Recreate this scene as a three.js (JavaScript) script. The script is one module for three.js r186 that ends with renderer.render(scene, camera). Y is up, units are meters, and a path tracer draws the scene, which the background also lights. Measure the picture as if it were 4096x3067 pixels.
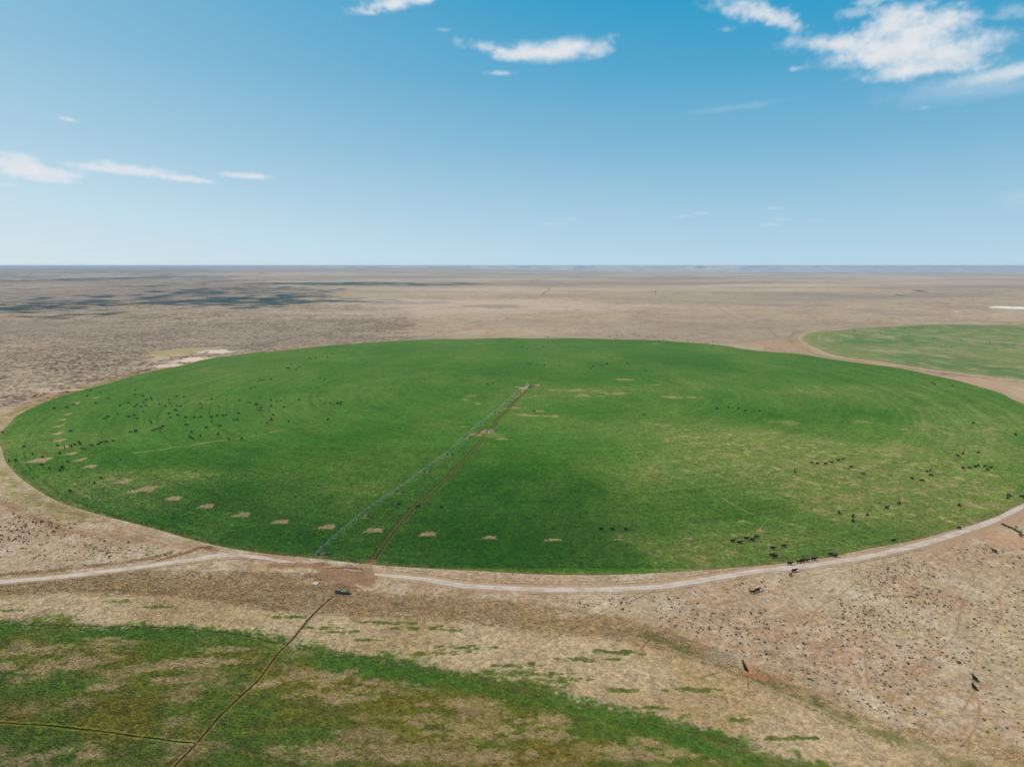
import * as THREE from 'three';
import { MarchingCubes } from 'three/addons/objects/MarchingCubes.js';
import { mergeGeometries } from 'three/addons/utils/BufferGeometryUtils.js';

// ------------------------------------------------------------------ camera, sky, sun, exposure
const CAM_H = 120, PITCH = 9.9 * Math.PI / 180, FPX = 2700, PW = 4096, PH = 3067;
const scene = new THREE.Scene();
const camera = new THREE.PerspectiveCamera(2 * Math.atan(PH / 2 / FPX) * 180 / Math.PI, PW / PH, 1, 200000);
camera.position.set(0, CAM_H, 0);
camera.lookAt(0, CAM_H - Math.tan(PITCH) * 1000, -1000);
const renderer = new THREE.WebGLRenderer();
renderer.toneMapping = THREE.LinearToneMapping;
renderer.toneMappingExposure = 1.0;
renderer.shadowMap.enabled = true;
const SUN = new THREE.Vector3(-0.668, 0.743, 0.04).normalize();
const sun = new THREE.DirectionalLight(new THREE.Color(1.0, 0.9, 0.76), 4.4);
sun.position.copy(SUN).multiplyScalar(3000); sun.castShadow = true;
Object.assign(sun.shadow.camera, { left: -1500, right: 1500, top: 1500, bottom: -1500, near: 10, far: 8000 });
sun.shadow.mapSize.set(4096, 4096);
scene.add(sun);
scene.fog = new THREE.FogExp2(new THREE.Color(0.72, 0.84, 1.0), 6e-5);

// ------------------------------------------------------------------ helpers: random numbers, noise
function rng(seed) { let s = seed >>> 0; return () => { s = (s + 0x6D2B79F5) | 0; let t = Math.imul(s ^ (s >>> 15), 1 | s); t = (t + Math.imul(t ^ (t >>> 7), 61 | t)) ^ t; return ((t ^ (t >>> 14)) >>> 0) / 4294967296; }; }
const LAT = new Float32Array(65536); { const r = rng(77); for (let i = 0; i < 65536; i++) LAT[i] = r() * 2 - 1; }
function vn(x, y) {
  const xi = Math.floor(x), yi = Math.floor(y); let fx = x - xi, fy = y - yi;
  fx = fx * fx * (3 - 2 * fx); fy = fy * fy * (3 - 2 * fy);
  const a = (yi & 255) << 8, b = ((yi + 1) & 255) << 8, c = xi & 255, d = (xi + 1) & 255;
  const p = LAT[a | c], q = LAT[a | d], r = LAT[b | c], s = LAT[b | d];
  const t = p + (q - p) * fx; return t + (r + (s - r) * fx - t) * fy;
}
function fbm(x, y, o) { let s = 0, a = 1, n = 0; for (let i = 0; i < o; i++) { s += a * vn(x, y); n += a; a *= 0.55; const t = x * 1.6 - y * 1.2 + 17.3; y = x * 1.2 + y * 1.6 + 5.1; x = t; } return s / n; }
const clamp = (v, a, b) => v < a ? a : v > b ? b : v;
const sstep = (a, b, v) => { v = clamp((v - a) / (b - a), 0, 1); return v * v * (3 - 2 * v); };
const lin = (c) => c <= 0.04045 ? c / 12.92 : Math.pow((c + 0.055) / 1.055, 2.4);
const srgb = (c) => c <= 0.0031308 ? c * 12.92 : 1.055 * Math.pow(c, 1 / 2.4) - 0.055;
// where a line of sight of the survey photograph meets level ground (x to the right, d ahead of the camera, in metres)
function ray(px, py) {
  const x = (px - PW / 2) / FPX, y = -(py - PH / 2) / FPX;
  return [x, y * Math.cos(PITCH) - Math.sin(PITCH), Math.cos(PITCH) + y * Math.sin(PITCH)];
}
function G(px, py, h = 0) { const r = ray(px, py), t = -(CAM_H - h) / r[1]; return [r[0] * t, r[2] * t]; }
const line = (...a) => { const o = []; for (let i = 0; i < a.length; i += 2) o.push(G(a[i], a[i + 1])); return o; };
function smoothLine(pts, step) {
  const c = new THREE.CatmullRomCurve3(pts.map(([x, d]) => new THREE.Vector3(x, 0, d)), false, 'centripetal');
  return c.getSpacedPoints(Math.max(2, Math.ceil(c.getLength() / step))).map((p) => [p.x, p.z]);
}

// ------------------------------------------------------------------ the sky (air and clouds)
{
  const W = 4096, H = 2048, data = new Float32Array(W * H * 4);
  const az = (px, py) => { const r = ray(px, py), l = Math.hypot(...r); return [Math.atan2(r[0], r[2]) * 180 / Math.PI, Math.asin(r[1] / l) * 180 / Math.PI]; };
  // elevation table: share of pale air
  const E = [0, 3.3, 9.1, 14.6, 19.7, 30, 90], S = [1.0, 0.8, 0.425, 0.18, 0.045, 0, 0];
  const deep = [0.036, 0.340, 0.590], pale = [0.525, 0.71, 0.825], white = [0.70, 0.79, 0.825];
  const clouds = [];   // az, el, half width, half height, noise amplitude, strength, tilt
  const add = (px, py, rx, ry, amp = 0.8, k = 1, tilt = 0) => { const c = az(px, py), a = az(px + rx, py), b = az(px, py - ry); clouds.push([c[0], c[1], Math.abs(a[0] - c[0]), Math.abs(b[1] - c[1]), amp, k, tilt]); };
  add(1560, 18, 150, 40, 0.6, 1.1, 0.2); add(1690, -4, 100, 24, 0.7, 0.9, 0.2); add(1480, 50, 70, 18, 0.8, 0.7, 0.1); add(1770, 120, 30, 8, 1, 0.3);
  add(2180, 212, 210, 52, 0.28, 1.25, 0); add(2280, 190, 110, 46, 0.3, 1.25, 0); add(2060, 216, 130, 36, 0.5, 1.0, 0); add(1950, 190, 110, 24, 0.9, 0.6, -0.1); add(2400, 190, 60, 36, 1.1, 0.5, 0.2); add(1990, 292, 60, 9, 0.9, 0.55);
  add(3000, 45, 200, 54, 0.8, 0.85, -0.25); add(3100, 85, 120, 36, 0.9, 0.75, -0.3); add(2905, 115, 36, 16, 1.1, 0.45); add(3480, 6, 100, 18, 0.9, 0.6, 0); add(3420, 55, 90, 30, 1.1, 0.4);
  add(3660, 130, 270, 110, 0.45, 1.2, -0.05); add(3340, 178, 240, 48, 0.6, 1.1, -0.08); add(3580, 225, 350, 72, 0.45, 1.2, -0.05); add(3680, 280, 320, 44, 0.5, 1.1, 0); add(3840, 220, 220, 80, 0.5, 1.0, 0.1); add(3580, 75, 150, 50, 0.7, 0.9, 0.1); add(3760, 90, 150, 60, 0.6, 0.9, 0); add(4090, 285, 280, 40, 0.5, 0.8, 0.05); add(3900, 350, 440, 80, 0.4, 0.3, 0); add(4000, 60, 160, 30, 1.3, 0.3, 0); add(3180, 275, 26, 10, 1, 0.4);
  add(2950, 430, 260, 18, 0.6, 0.16, 0.06); add(3690, 432, 40, 7, 0.8, 0.3); add(4110, 800, 120, 60, 0.5, 0.22);
  add(60, 662, 200, 40, 0.7, 1.1, -0.12); add(170, 690, 190, 28, 0.6, 1.1, -0.05); add(60, 625, 100, 16, 0.9, 0.8, -0.1); add(420, 678, 190, 18, 0.6, 0.95, -0.08); add(600, 690, 220, 24, 0.55, 1.1, -0.12); add(740, 716, 140, 16, 0.6, 1.05, -0.04); add(30, 742, 50, 8, 0.9, 0.6); add(385, 750, 40, 6, 0.9, 0.35); add(200, 722, 150, 12, 0.8, 0.7);
  add(990, 704, 112, 15, 0.4, 1.1, -0.02); add(268, 477, 44, 9, 0.6, 0.8, -0.12);
  for (const [x, y, w, k] of [[2200, 896, 60, 0.3], [2275, 875, 40, 0.25], [2735, 868, 40, 0.35], [2800, 853, 44, 0.35], [3095, 833, 50, 0.45], [3118, 876, 44, 0.35], [3090, 898, 44, 0.4], [3256, 881, 30, 0.2]]) add(x, y, w, 7, 0.7, k);
  { const r = rng(5); for (let i = 0; i < 26; i++) { const a = 50 + r() * 260, e = 8 + r() * 45, w = 3 + r() * 8; for (let j = 0; j < 4; j++) clouds.push([a + (r() - 0.5) * w * 1.5, e + (r() - 0.5) * w * 0.3, w * (0.4 + r() * 0.6), w * (0.12 + r() * 0.15), 0.9, 0.7 + r() * 0.3, 0]); } }
  const put = (col, row, c) => { const i = (row * W + col) * 4; data[i] = c[0]; data[i + 1] = c[1]; data[i + 2] = c[2]; data[i + 3] = 1; };
  const cover = new Float32Array(W * H);
  for (const [ca, ce, rw, rh, amp, k, tilt] of clouds) {
    const R = 2.1, r0 = Math.floor(((ce - rh * R) / 180 + 0.5) * H), r1 = Math.ceil(((ce + rh * R + Math.abs(tilt) * rw) / 180 + 0.5) * H);
    for (let row = Math.max(H / 2, r0 - 8); row <= Math.min(H - 1, r1); row++) {
      const el = ((row + 0.5) / H - 0.5) * 180;
      const c0 = Math.floor((ca - rw * R - 90) / 360 * W + W / 2), c1 = Math.ceil((ca + rw * R - 90) / 360 * W + W / 2);
      for (let cc = c0; cc <= c1; cc++) {
        const a = (cc + 0.5 - W / 2) / W * 360 + 90;
        const u = (a - ca) / rw, v = (el - ce - tilt * (a - ca)) / rh;
        const q = Math.sqrt(u * u + v * v * (v < 0 ? 1.5 : 0.9));
        if (q > R) continue;
        const n = fbm(a * 0.9 + 40, el * 1.5 + 9, 6), n2 = fbm(a * 3.1 + 7, el * 4.6, 4);
        const dens = sstep(-0.12, 1.25, 1.12 - q + amp * (n * 0.95 + n2 * 0.42)) * k;
        const i = row * W + ((cc % W) + W) % W;
        cover[i] = 1 - (1 - cover[i]) * (1 - clamp(dens * 0.92, 0, 0.97));
      }
    }
  }
  for (let row = 0; row < H; row++) {
    const el = ((row + 0.5) / H - 0.5) * Math.PI, ed = el * 180 / Math.PI;
    for (let col = 0; col < W; col++) {
      const th = ((col + 0.5) / W - 0.5) * 2 * Math.PI, dx = Math.cos(el) * Math.cos(th);
      if (ed < 0) { put(col, row, [0.42, 0.46, 0.46]); continue; }
      let k = 0; while (k < E.length - 2 && ed > E[k + 1]) k++;
      let f = clamp((ed - E[k]) / (E[k + 1] - E[k]), 0, 1), w = S[k] + (S[k + 1] - S[k]) * f;
      const q = -dx; w += 0.35 * q + 0.37 * q * q; w = Math.max(-0.03, w);
      const c = [0, 0, 0], w1 = Math.min(w, 1), w2 = clamp((w - 1) * 2.6, 0, 1);
      for (let j = 0; j < 3; j++) { c[j] = deep[j] + (pale[j] - deep[j]) * w1; c[j] += (white[j] - c[j]) * w2; }
      const dim = 1 - 0.45 * sstep(22, 75, ed); for (let j = 0; j < 3; j++) c[j] *= dim;   // the air darkens towards the zenith
      const cv = cover[row * W + col];
      if (cv > 0) { const body = sstep(0.5, 1, cv), s = 1 - 0.10 * body * (0.5 + 0.5 * fbm(th * 60, el * 90, 3)); const cc = [0.79 * s, 0.82 * s, 0.86 * s]; for (let j = 0; j < 3; j++) c[j] += (cc[j] - c[j]) * cv; }
      put(col, row, c);
    }
  }
  const t = new THREE.DataTexture(data, W, H, THREE.RGBAFormat, THREE.FloatType);
  t.mapping = THREE.EquirectangularReflectionMapping; t.magFilter = THREE.LinearFilter; t.needsUpdate = true;
  scene.background = t; scene.environment = t;
}

// ------------------------------------------------------------------ lie of the land
const FIELD_C = [19.6, 693.9], FIELD_R = 443.3, FIELD2_C = [899.7, 951.8], FIELD2_R = 442.3;
const edgePx = [1900, 1356, 2144, 1355, 2388, 1355, 2632, 1361, 2800, 1373, 3015, 1402, 3331, 1437, 3647, 1481, 3836, 1522, 3981, 1563, 4090, 1612, 4090, 2012, 3855, 2104, 3579, 2174, 3148, 2250, 2778, 2282, 2407, 2302, 2222, 2298, 1852, 2278, 1519, 2263, 1278, 2232, 995, 2207, 895, 2193, 769, 2153, 588, 2103, 375, 2049, 235, 2010, 149, 1958, 68, 1899, 18, 1841, 0, 1732, 22, 1703, 72, 1656, 145, 1620, 217, 1592, 326, 1560, 435, 1533, 543, 1500, 700, 1467, 845, 1433, 989, 1414, 1152, 1400];
const edgePx2 = [3214, 1355, 3249, 1329, 3394, 1317, 3583, 1306, 4025, 1301, 4096, 1299, 3268, 1392, 3337, 1421, 3583, 1456, 3773, 1481, 4096, 1519];
function radiusTable(px, c, R, soft) {   // outline of a round field as radius over angle
  const pts = []; for (let i = 0; i < px.length; i += 2) { const g = G(px[i], px[i + 1]); pts.push([Math.atan2(g[1] - c[1], g[0] - c[0]), Math.hypot(g[0] - c[0], g[1] - c[1])]); }
  const T = new Float32Array(720);
  for (let k = 0; k < 720; k++) {
    const a = (k / 720) * 2 * Math.PI - Math.PI; let s = R * 0.12, n = 0.12;
    for (const [b, r] of pts) { let d = Math.abs(a - b); if (d > Math.PI) d = 2 * Math.PI - d; const w = Math.exp(-((d / soft) ** 2)); s += w * r; n += w; }
    T[k] = s / n;
  }
  return (a) => { const u = ((a + Math.PI) / (2 * Math.PI)) * 720, i = Math.floor(u), f = u - i; return T[(i + 720) % 720] * (1 - f) + T[(i + 721) % 720] * f; };
}
const rad1 = radiusTable(edgePx, FIELD_C, FIELD_R, 0.055), rad2 = radiusTable(edgePx2, FIELD2_C, FIELD2_R, 0.10);
const inField = (x, d) => rad1(Math.atan2(d - FIELD_C[1], x - FIELD_C[0])) - Math.hypot(x - FIELD_C[0], d - FIELD_C[1]);      // metres inside
const inField2 = (x, d) => rad2(Math.atan2(d - FIELD2_C[1], x - FIELD2_C[0])) - Math.hypot(x - FIELD2_C[0], d - FIELD2_C[1]);
const roadA = smoothLine(line(-420, 2352, -200, 2340, 0, 2327, 181, 2313, 362, 2293, 542, 2270, 723, 2245, 836, 2232, 931, 2224, 1000, 2227, 1090, 2238, 1180, 2252), 1.2);
const roadB = smoothLine(line(1498, 2295, 1589, 2306, 1700, 2318, 1852, 2342, 2040, 2354, 2222, 2359, 2500, 2356, 2650, 2346, 2800, 2322, 3034, 2285, 3269, 2258, 3415, 2236, 3532, 2214, 3679, 2179, 3826, 2135, 3943, 2095, 4096, 2022, 4250, 1945, 4420, 1850), 1.2);
function distTo(pts, x, d) {
  let m = 1e9;
  for (let i = 0; i < pts.length - 1; i++) {
    const ax = pts[i][0], ay = pts[i][1], bx = pts[i + 1][0] - ax, by = pts[i + 1][1] - ay; if (Math.abs(x - ax) > 30 || Math.abs(d - ay) > 30) continue;
    const t = clamp(((x - ax) * bx + (d - ay) * by) / (bx * bx + by * by), 0, 1), ex = x - ax - bx * t, ey = d - ay - by * t; const q = ex * ex + ey * ey; if (q < m) m = q;
  }
  return Math.sqrt(m);
}
const roadDist = (x, d) => d > 420 || d < 225 ? 1e9 : Math.min(distTo(roadA, x, d), distTo(roadB, x, d));
const PIT = G(2986, 2664);
function H(x, d) {
  const far = sstep(1350, 3200, d + Math.abs(x) * 0.25);
  let h = 0;
  if (far > 0) {
    const u = x / 1000, v = d / 1000;
    h += far * (15 * fbm(u * 1.1 + 3, v * 2.0, 4) + 30 * sstep(3, 9, v) * fbm(u * 0.32 + 8, v * 0.75 + 2, 4));
    h += far * 88 * sstep(6, 15, v) * (0.85 + 0.4 * fbm(u * 0.16 + 1, v * 0.2, 3)) * sstep(1500, -3500, x - v * 60);   // the plain climbs to a low divide on the left
    h -= 120 * sstep(14, 20, v) * sstep(-2500, 1500, x);                                                                  // and drops to a basin beyond its right half
    h -= (v * v + u * u) * 1e6 / 12742000;                                                                                                     // the round of the earth, in kilometres squared
  }
  if (d < 700 && d > -400 && Math.abs(x) < 700) {
    const f1 = inField(x, d);
    let out = sstep(0, 6, -f1); if (f1 > -8) out *= sstep(0, 8, -f1);
    if (out > 0) {
      const rd = d < 420 ? sstep(2, 9, roadDist(x, d)) : 1;
      h += out * rd * (0.55 * fbm(x / 22, d / 22, 3) + 0.22 * fbm(x / 4.5 + 9, d / 4.5, 2));
      if (f1 > -16 && x < -60) h += out * 0.9 * sstep(16, 5, -f1) * (0.4 + fbm(x / 4.2, d / 4.2, 2));   // lumpy ploughed-up rim
    }
    const p = Math.hypot((x - PIT[0] - 0.12 * (d - PIT[1]) - 0.25 * vn(d * 1.3, 4)) / 0.85, (d - PIT[1]) / 2.6); if (p < 3) { h -= 4.2 * (1 - sstep(0.8, 1.15, p)); h += 0.1 * Math.exp(-(((p - 1.6) / 0.4) ** 2)); }
  }
  return h;
}
function hit(px, py) {   // line of sight against the land, for far things
  const r = ray(px, py); let t = 200; for (let i = 0; i < 4000; i++) { const y = CAM_H + r[1] * t; if (y <= H(r[0] * t, r[2] * t)) break; t += Math.max(2, t * 0.002); if (t > 40000) break; }
  return [r[0] * t, r[2] * t];
}

// ------------------------------------------------------------------ painting the ground: colours as they look in full sun, turned into surface colour by SUNLIT
const SUNLIT = [1.18, 1.30, 1.32];
const L8 = SUNLIT.map((k) => { const a = new Uint8Array(4096); for (let i = 0; i < 4096; i++) a[i] = Math.round(255 * srgb(lin(i / 4095) / k)); return a; });
class Tile {
  constructor(x0, x1, d0, d1, w, h) { Object.assign(this, { x0, x1, d0, d1, w, h }); this.c = new Float32Array(w * h * 3); this.sx = (x1 - x0) / w; this.sd = (d1 - d0) / h; }
  fill(fn) { const o = [0, 0, 0]; let i = 0; for (let r = 0; r < this.h; r++) { const d = this.d0 + (r + 0.5) * this.sd; for (let k = 0; k < this.w; k++) { fn(this.x0 + (k + 0.5) * this.sx, d, o, this.sx, this.sd); this.c[i++] = o[0]; this.c[i++] = o[1]; this.c[i++] = o[2]; } } return this; }
  each(xa, xb, da, db, fn) {
    const k0 = Math.max(0, Math.floor((xa - this.x0) / this.sx)), k1 = Math.min(this.w - 1, Math.ceil((xb - this.x0) / this.sx)), r0 = Math.max(0, Math.floor((da - this.d0) / this.sd)), r1 = Math.min(this.h - 1, Math.ceil((db - this.d0) / this.sd));
    for (let r = r0; r <= r1; r++) for (let k = k0; k <= k1; k++) { const x = this.x0 + (k + 0.5) * this.sx, d = this.d0 + (r + 0.5) * this.sd; const a = fn(x, d, this.tint); if (a > 0) { const i = (r * this.w + k) * 3, t = this.tint; this.c[i] += (t[0] - this.c[i]) * a; this.c[i + 1] += (t[1] - this.c[i + 1]) * a; this.c[i + 2] += (t[2] - this.c[i + 2]) * a; } }
  }
  // a worn line: width in metres, ragged edge
  stroke(pts, width, col, alpha, rough = 0.5, patchy = 0) {
    const px = Math.max(width, 0.9 * Math.min(this.sx, this.sd)), keep = alpha * Math.min(1, width / px);
    this.tint = [0, 0, 0];
    for (let i = 0; i < pts.length - 1; i++) {
      const [ax, ay] = pts[i], [bx, by] = pts[i + 1], w = px / 2, m = w * 1.8 + 0.3, ux = bx - ax, uy = by - ay, l2 = ux * ux + uy * uy || 1e-6;
      if (Math.max(ax, bx) + m < this.x0 || Math.min(ax, bx) - m > this.x1 || Math.max(ay, by) + m < this.d0 || Math.min(ay, by) - m > this.d1) continue;
      this.each(Math.min(ax, bx) - m, Math.max(ax, bx) + m, Math.min(ay, by) - m, Math.max(ay, by) + m, (x, d, t) => {
        let s = ((x - ax) * ux + (d - ay) * uy) / l2; if (s < 0 && i > 0) return 0; if (s > 1) return 0; s = clamp(s, 0, 1);
        const q = Math.hypot(x - ax - ux * s, d - ay - uy * s) / w, n = vn(x * 1.7, d * 1.7) * rough;
        let a = keep * (1 - sstep(0.55, 1.25, q + n * 0.6)); if (patchy) a *= clamp(0.65 + patchy * fbm(x / 6, d / 6, 2), 0, 1);
        const g = 1 + 0.07 * vn(x * 3, d * 3); t[0] = col[0] * g; t[1] = col[1] * g; t[2] = col[2] * g; return a;
      });
    }
  }
  // a ragged patch
  blob(cx, cd, rx, rd, col, alpha, rough = 0.8, scale = 6, edge = 0.5) {
    if (cx + rx * 1.8 < this.x0 || cx - rx * 1.8 > this.x1 || cd + rd * 1.8 < this.d0 || cd - rd * 1.8 > this.d1) return; this.tint = [0, 0, 0];
    this.each(cx - rx * 1.8, cx + rx * 1.8, cd - rd * 1.8, cd + rd * 1.8, (x, d, t) => {
      const q = Math.hypot((x - cx) / rx, (d - cd) / rd); if (q > 1.8) return 0;
      const n = fbm(x / scale, d / scale, 4) * rough, g = 1 + 0.08 * vn(x * 2.3, d * 2.3); t[0] = col[0] * g; t[1] = col[1] * g; t[2] = col[2] * g;
      const m = sstep(0, edge, 1 - q + n); if (m <= 0) return 0; return alpha * sstep(0.15, 0.75, m + 0.42 * (speck(x, d, 0.45) * 0.5 + speck(x + 9, d, 1.1) * 0.6) * (1 - Math.abs(2 * m - 1) * 0.55));
    });
  }
  // many small ragged patches strewn over an ellipse
  strew(cx, cd, rx, rd, n, size, col, alpha) {
    if (cx + rx * 2 < this.x0 || cx - rx * 2 > this.x1 || cd + rd * 2 < this.d0 || cd - rd * 2 > this.d1) return;
    const r = rng(Math.round(cx * 13 + cd * 7 + 5000)); for (let i = 0; i < n; i++) { const a = r() * 6.283, q = Math.pow(r(), 0.7) * 1.15, s = size * (0.35 + r() * r() * 1.3), k = 1.4 + r() * 2.2, c = 1 + (r() - 0.5) * 0.14; this.blob(cx + Math.cos(a) * q * rx, cd + Math.sin(a) * q * rd, s * k, s, col.map((v) => v * c), alpha * (0.6 + 0.4 * r()), 1.1, 1.6 + s * 0.5, 0.9); }
  }
  quad(p, col, alpha, rough = 0.5) {
    const xs = p.map((q) => q[0]), ds = p.map((q) => q[1]), a = Math.min(...xs) - 1, b = Math.max(...xs) + 1, c = Math.min(...ds) - 1, e = Math.max(...ds) + 1;
    if (b < this.x0 || a > this.x1 || e < this.d0 || c > this.d1) return; this.tint = [0, 0, 0];
    this.each(a, b, c, e, (x, d, t) => {
      let m = 1e9; const X = x + rough * vn(x * 1.1, d * 1.1), D = d + rough * vn(x * 1.1 + 50, d * 1.1);
      for (let i = 0; i < p.length; i++) { const u = p[i], v = p[(i + 1) % p.length], l = Math.hypot(v[0] - u[0], v[1] - u[1]); m = Math.min(m, ((v[0] - u[0]) * (D - u[1]) - (v[1] - u[1]) * (X - u[0])) / l); }
      const g = 1 + 0.1 * vn(x * 2.3, d * 2.3); t[0] = col[0] * g; t[1] = col[1] * g; t[2] = col[2] * g; return alpha * sstep(-0.15, 0.25, m);
    });
  }
  texture() {
    const n = this.w * this.h, out = new Uint8Array(n * 4);
    for (let i = 0, j = 0; i < n * 3; i += 3, j += 4) { for (let k = 0; k < 3; k++) out[j + k] = L8[k][clamp(Math.round(this.c[i + k] * 16.0588), 0, 4095)]; out[j + 3] = 255; }
    this.c = null;
    const t = new THREE.DataTexture(out, this.w, this.h, THREE.RGBAFormat); t.colorSpace = THREE.SRGBColorSpace; t.magFilter = THREE.LinearFilter; t.minFilter = THREE.LinearFilter; t.needsUpdate = true;
    t.repeat.set(1 / (this.x1 - this.x0), 1 / (this.d1 - this.d0)); t.offset.set(-this.x0 / (this.x1 - this.x0), -this.d0 / (this.d1 - this.d0));
    return t;
  }
}
const shift = (pts, k) => pts.map((p, i) => { const q = pts[Math.min(i + 1, pts.length - 1)], r = pts[Math.max(0, i - 1)], l = Math.hypot(q[0] - r[0], q[1] - r[1]); return [p[0] - (q[1] - r[1]) / l * k, p[1] + (q[0] - r[0]) / l * k]; });
const mix3 = (o, c, a) => { o[0] += (c[0] - o[0]) * a; o[1] += (c[1] - o[1]) * a; o[2] += (c[2] - o[2]) * a; };
// distance of each point from lines that bound the bands of the foreground, as depth over x
function bandOf(...px) { const p = line(...px).sort((a, b) => a[0] - b[0]); return (x) => { if (x <= p[0][0]) return p[0][1] + (x - p[0][0]) * (p[1][1] - p[0][1]) / (p[1][0] - p[0][0]); for (let i = 1; i < p.length; i++) if (x <= p[i][0] || i === p.length - 1) { const f = (x - p[i - 1][0]) / (p[i][0] - p[i - 1][0]); return p[i - 1][1] + (p[i][1] - p[i - 1][1]) * f; } }; }
const greenTop = bandOf(-300, 2470, 0, 2482, 700, 2502, 1050, 2535, 1300, 2600, 1700, 2648, 2222, 2750, 2778, 2895, 3278, 3060);
const strawTop = bandOf(-300, 2385, 0, 2378, 300, 2370, 700, 2390, 1100, 2450, 1500, 2470, 1900, 2500, 2400, 2550, 2700, 2610, 3100, 2765, 3600, 2930, 4096, 3060);
const brownTop = bandOf(0, 2325, 600, 2280, 1200, 2290, 1500, 2370, 2100, 2410, 2500, 2480, 2850, 2585, 3150, 2735, 3500, 2880, 3900, 2975, 4096, 3010);
const tanPatches = [[95, 2602, 130, 22], [380, 2590, 150, 30], [158, 2660, 180, 22], [330, 2640, 120, 16], [791, 2647, 130, 18], [640, 2668, 120, 12], [696, 2723, 70, 9], [411, 2751, 50, 8], [60, 3040, 160, 40], [317, 3015, 130, 30], [1260, 2780, 90, 18], [1308, 2705, 120, 18], [1504, 2755, 170, 22], [1380, 2800, 90, 14], [1836, 2815, 120, 22], [1887, 2936, 140, 26], [2104, 2885, 110, 18], [1648, 2885, 120, 20], [1300, 3000, 180, 30], [2176, 2955, 100, 20], [2560, 3010, 170, 34], [1750, 3010, 160, 30], [900, 2600, 110, 10], [2000, 3030, 140, 22], [1050, 2740, 60, 10]];
const greenStreaks = [[1290, 2512, 90, 5], [1370, 2530, 70, 5], [1560, 2492, 110, 6], [1700, 2515, 130, 8], [1850, 2590, 140, 10], [1780, 2610, 120, 8], [2150, 2690, 140, 14], [2240, 2720, 120, 12], [2060, 2660, 110, 8], [2330, 2640, 130, 8], [2480, 2760, 60, 6], [2450, 2610, 120, 8], [2600, 2830, 60, 5], [2750, 2760, 120, 8], [2960, 2880, 60, 6], [480, 2408, 70, 5], [620, 2430, 60, 4], [40, 2437, 60, 6], [1480, 2560, 60, 5], [2900, 2960, 60, 5], [3150, 2950, 90, 8], [1180, 2470, 60, 4]];
const W = (px, py, rx, ry) => { const a = G(px, py), b = G(px + rx, py), c = G(px, py - ry), e = G(px, py + ry); return [a[0], a[1], Math.abs(b[0] - a[0]), Math.abs(c[1] - e[1]) / 2]; };
const speck = (x, d, s) => vn(x / s, d / s);
function landColor(x, d, o, px) {
  const n1 = fbm(x / 38, d / 38, 3), n2 = fbm(x / 9 + 31, d / 9, 3), fine = px < 1 ? speck(x, d, 0.55) * 0.6 + speck(x + 91, d, 1.3) * 0.5 : 0;
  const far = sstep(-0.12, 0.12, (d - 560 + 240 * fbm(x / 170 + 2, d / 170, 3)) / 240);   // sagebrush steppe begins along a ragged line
  o[0] = 180; o[1] = 162; o[2] = 128;                       // dry prairie
  mix3(o, [174, 144, 112], clamp(0.3 + n1 * 1.2, 0, 0.85));
  mix3(o, [190, 178, 158], clamp(n2 * 1.2 - 0.05, 0, 0.6));
  mix3(o, [192, 178, 162], 0.38 * sstep(-0.35, 0.35, speck(x + 300, d, Math.max(1.7, px)) + 0.5 * speck(x, d + 200, Math.max(4, px * 1.6)) + 0.2));   // bleached grass, near and far alike
  if (d < 345 && d > 60) {
    const gt = greenTop(x), st = strawTop(x), bt = brownTop(x), jag = n2 * 6 + fbm(x / 3, d / 3, 2) * 2.2;
    // brown bunch grass between the road and the straw
    const b = sstep(-5, 5, d - st + jag) * sstep(7, -7, d - bt + jag * 1.6); if (b > 0) mix3(o, [156, 130, 86], b * (0.65 + 0.3 * n2));
    const s = sstep(-2, 5, d - gt + jag * 0.7) * sstep(4, -4, d - st + jag); if (s > 0) { mix3(o, [188, 168, 132], s * 0.75); mix3(o, [164, 142, 100], s * clamp(n1 * 1.6 + n2 * 0.5 + 0.2, 0, 0.7)); }
    // the green crop of the nearest field
    const g = sstep(3.2, -3.2, d - gt + jag * 0.8 + speck(x, d, 0.7) * 2.6 + speck(x, d, 2.1) * 2);
    if (g > 0) {
      const edge = sstep(15, 7, gt - d + n2 * 5) * clamp(0.9 + n1, 0.55, 1), q = clamp(0.5 + fbm(x / 26 + 4, d / 15, 4) * 1.5, 0, 1);
      const c = [112, 118, 44]; mix3(c, [124, 114, 40], clamp(0.2 + fbm(x / 30 + 70, d / 18, 3) * 1.8, 0, 0.9)); mix3(c, [80, 118, 38], Math.max(edge * 0.9, clamp(q * 1.4 - 0.8, 0, 0.5)));
      mix3(c, [160, 142, 98], clamp(fbm(x / 13 + 11, d / 6.5, 4) * 2.4 - 0.3 + (1 - edge) * 0.2, 0, 0.8) * (1 - edge * 0.8));
      mix3(o, c, g);
    }
  }
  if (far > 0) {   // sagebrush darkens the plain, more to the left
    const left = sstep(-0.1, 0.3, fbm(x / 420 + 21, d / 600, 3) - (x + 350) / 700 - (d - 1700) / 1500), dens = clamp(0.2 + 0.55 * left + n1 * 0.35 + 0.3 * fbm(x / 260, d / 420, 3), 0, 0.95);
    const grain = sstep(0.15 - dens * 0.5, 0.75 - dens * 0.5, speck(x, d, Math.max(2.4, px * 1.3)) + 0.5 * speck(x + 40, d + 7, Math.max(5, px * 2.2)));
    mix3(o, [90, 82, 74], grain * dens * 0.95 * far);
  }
  if (d > 900) { const s = fbm(x / 1500, d / 700, 4); mix3(o, [140, 130, 120], clamp(s * 2.2 - 0.25, 0, 0.55)); mix3(o, [212, 192, 174], clamp(-s * 1.8 - 0.05, 0, 0.55)); }
  const g = 1 + fine * 0.19 + 0.05 * n2; o[0] *= g; o[1] *= g; o[2] *= g;
}
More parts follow.
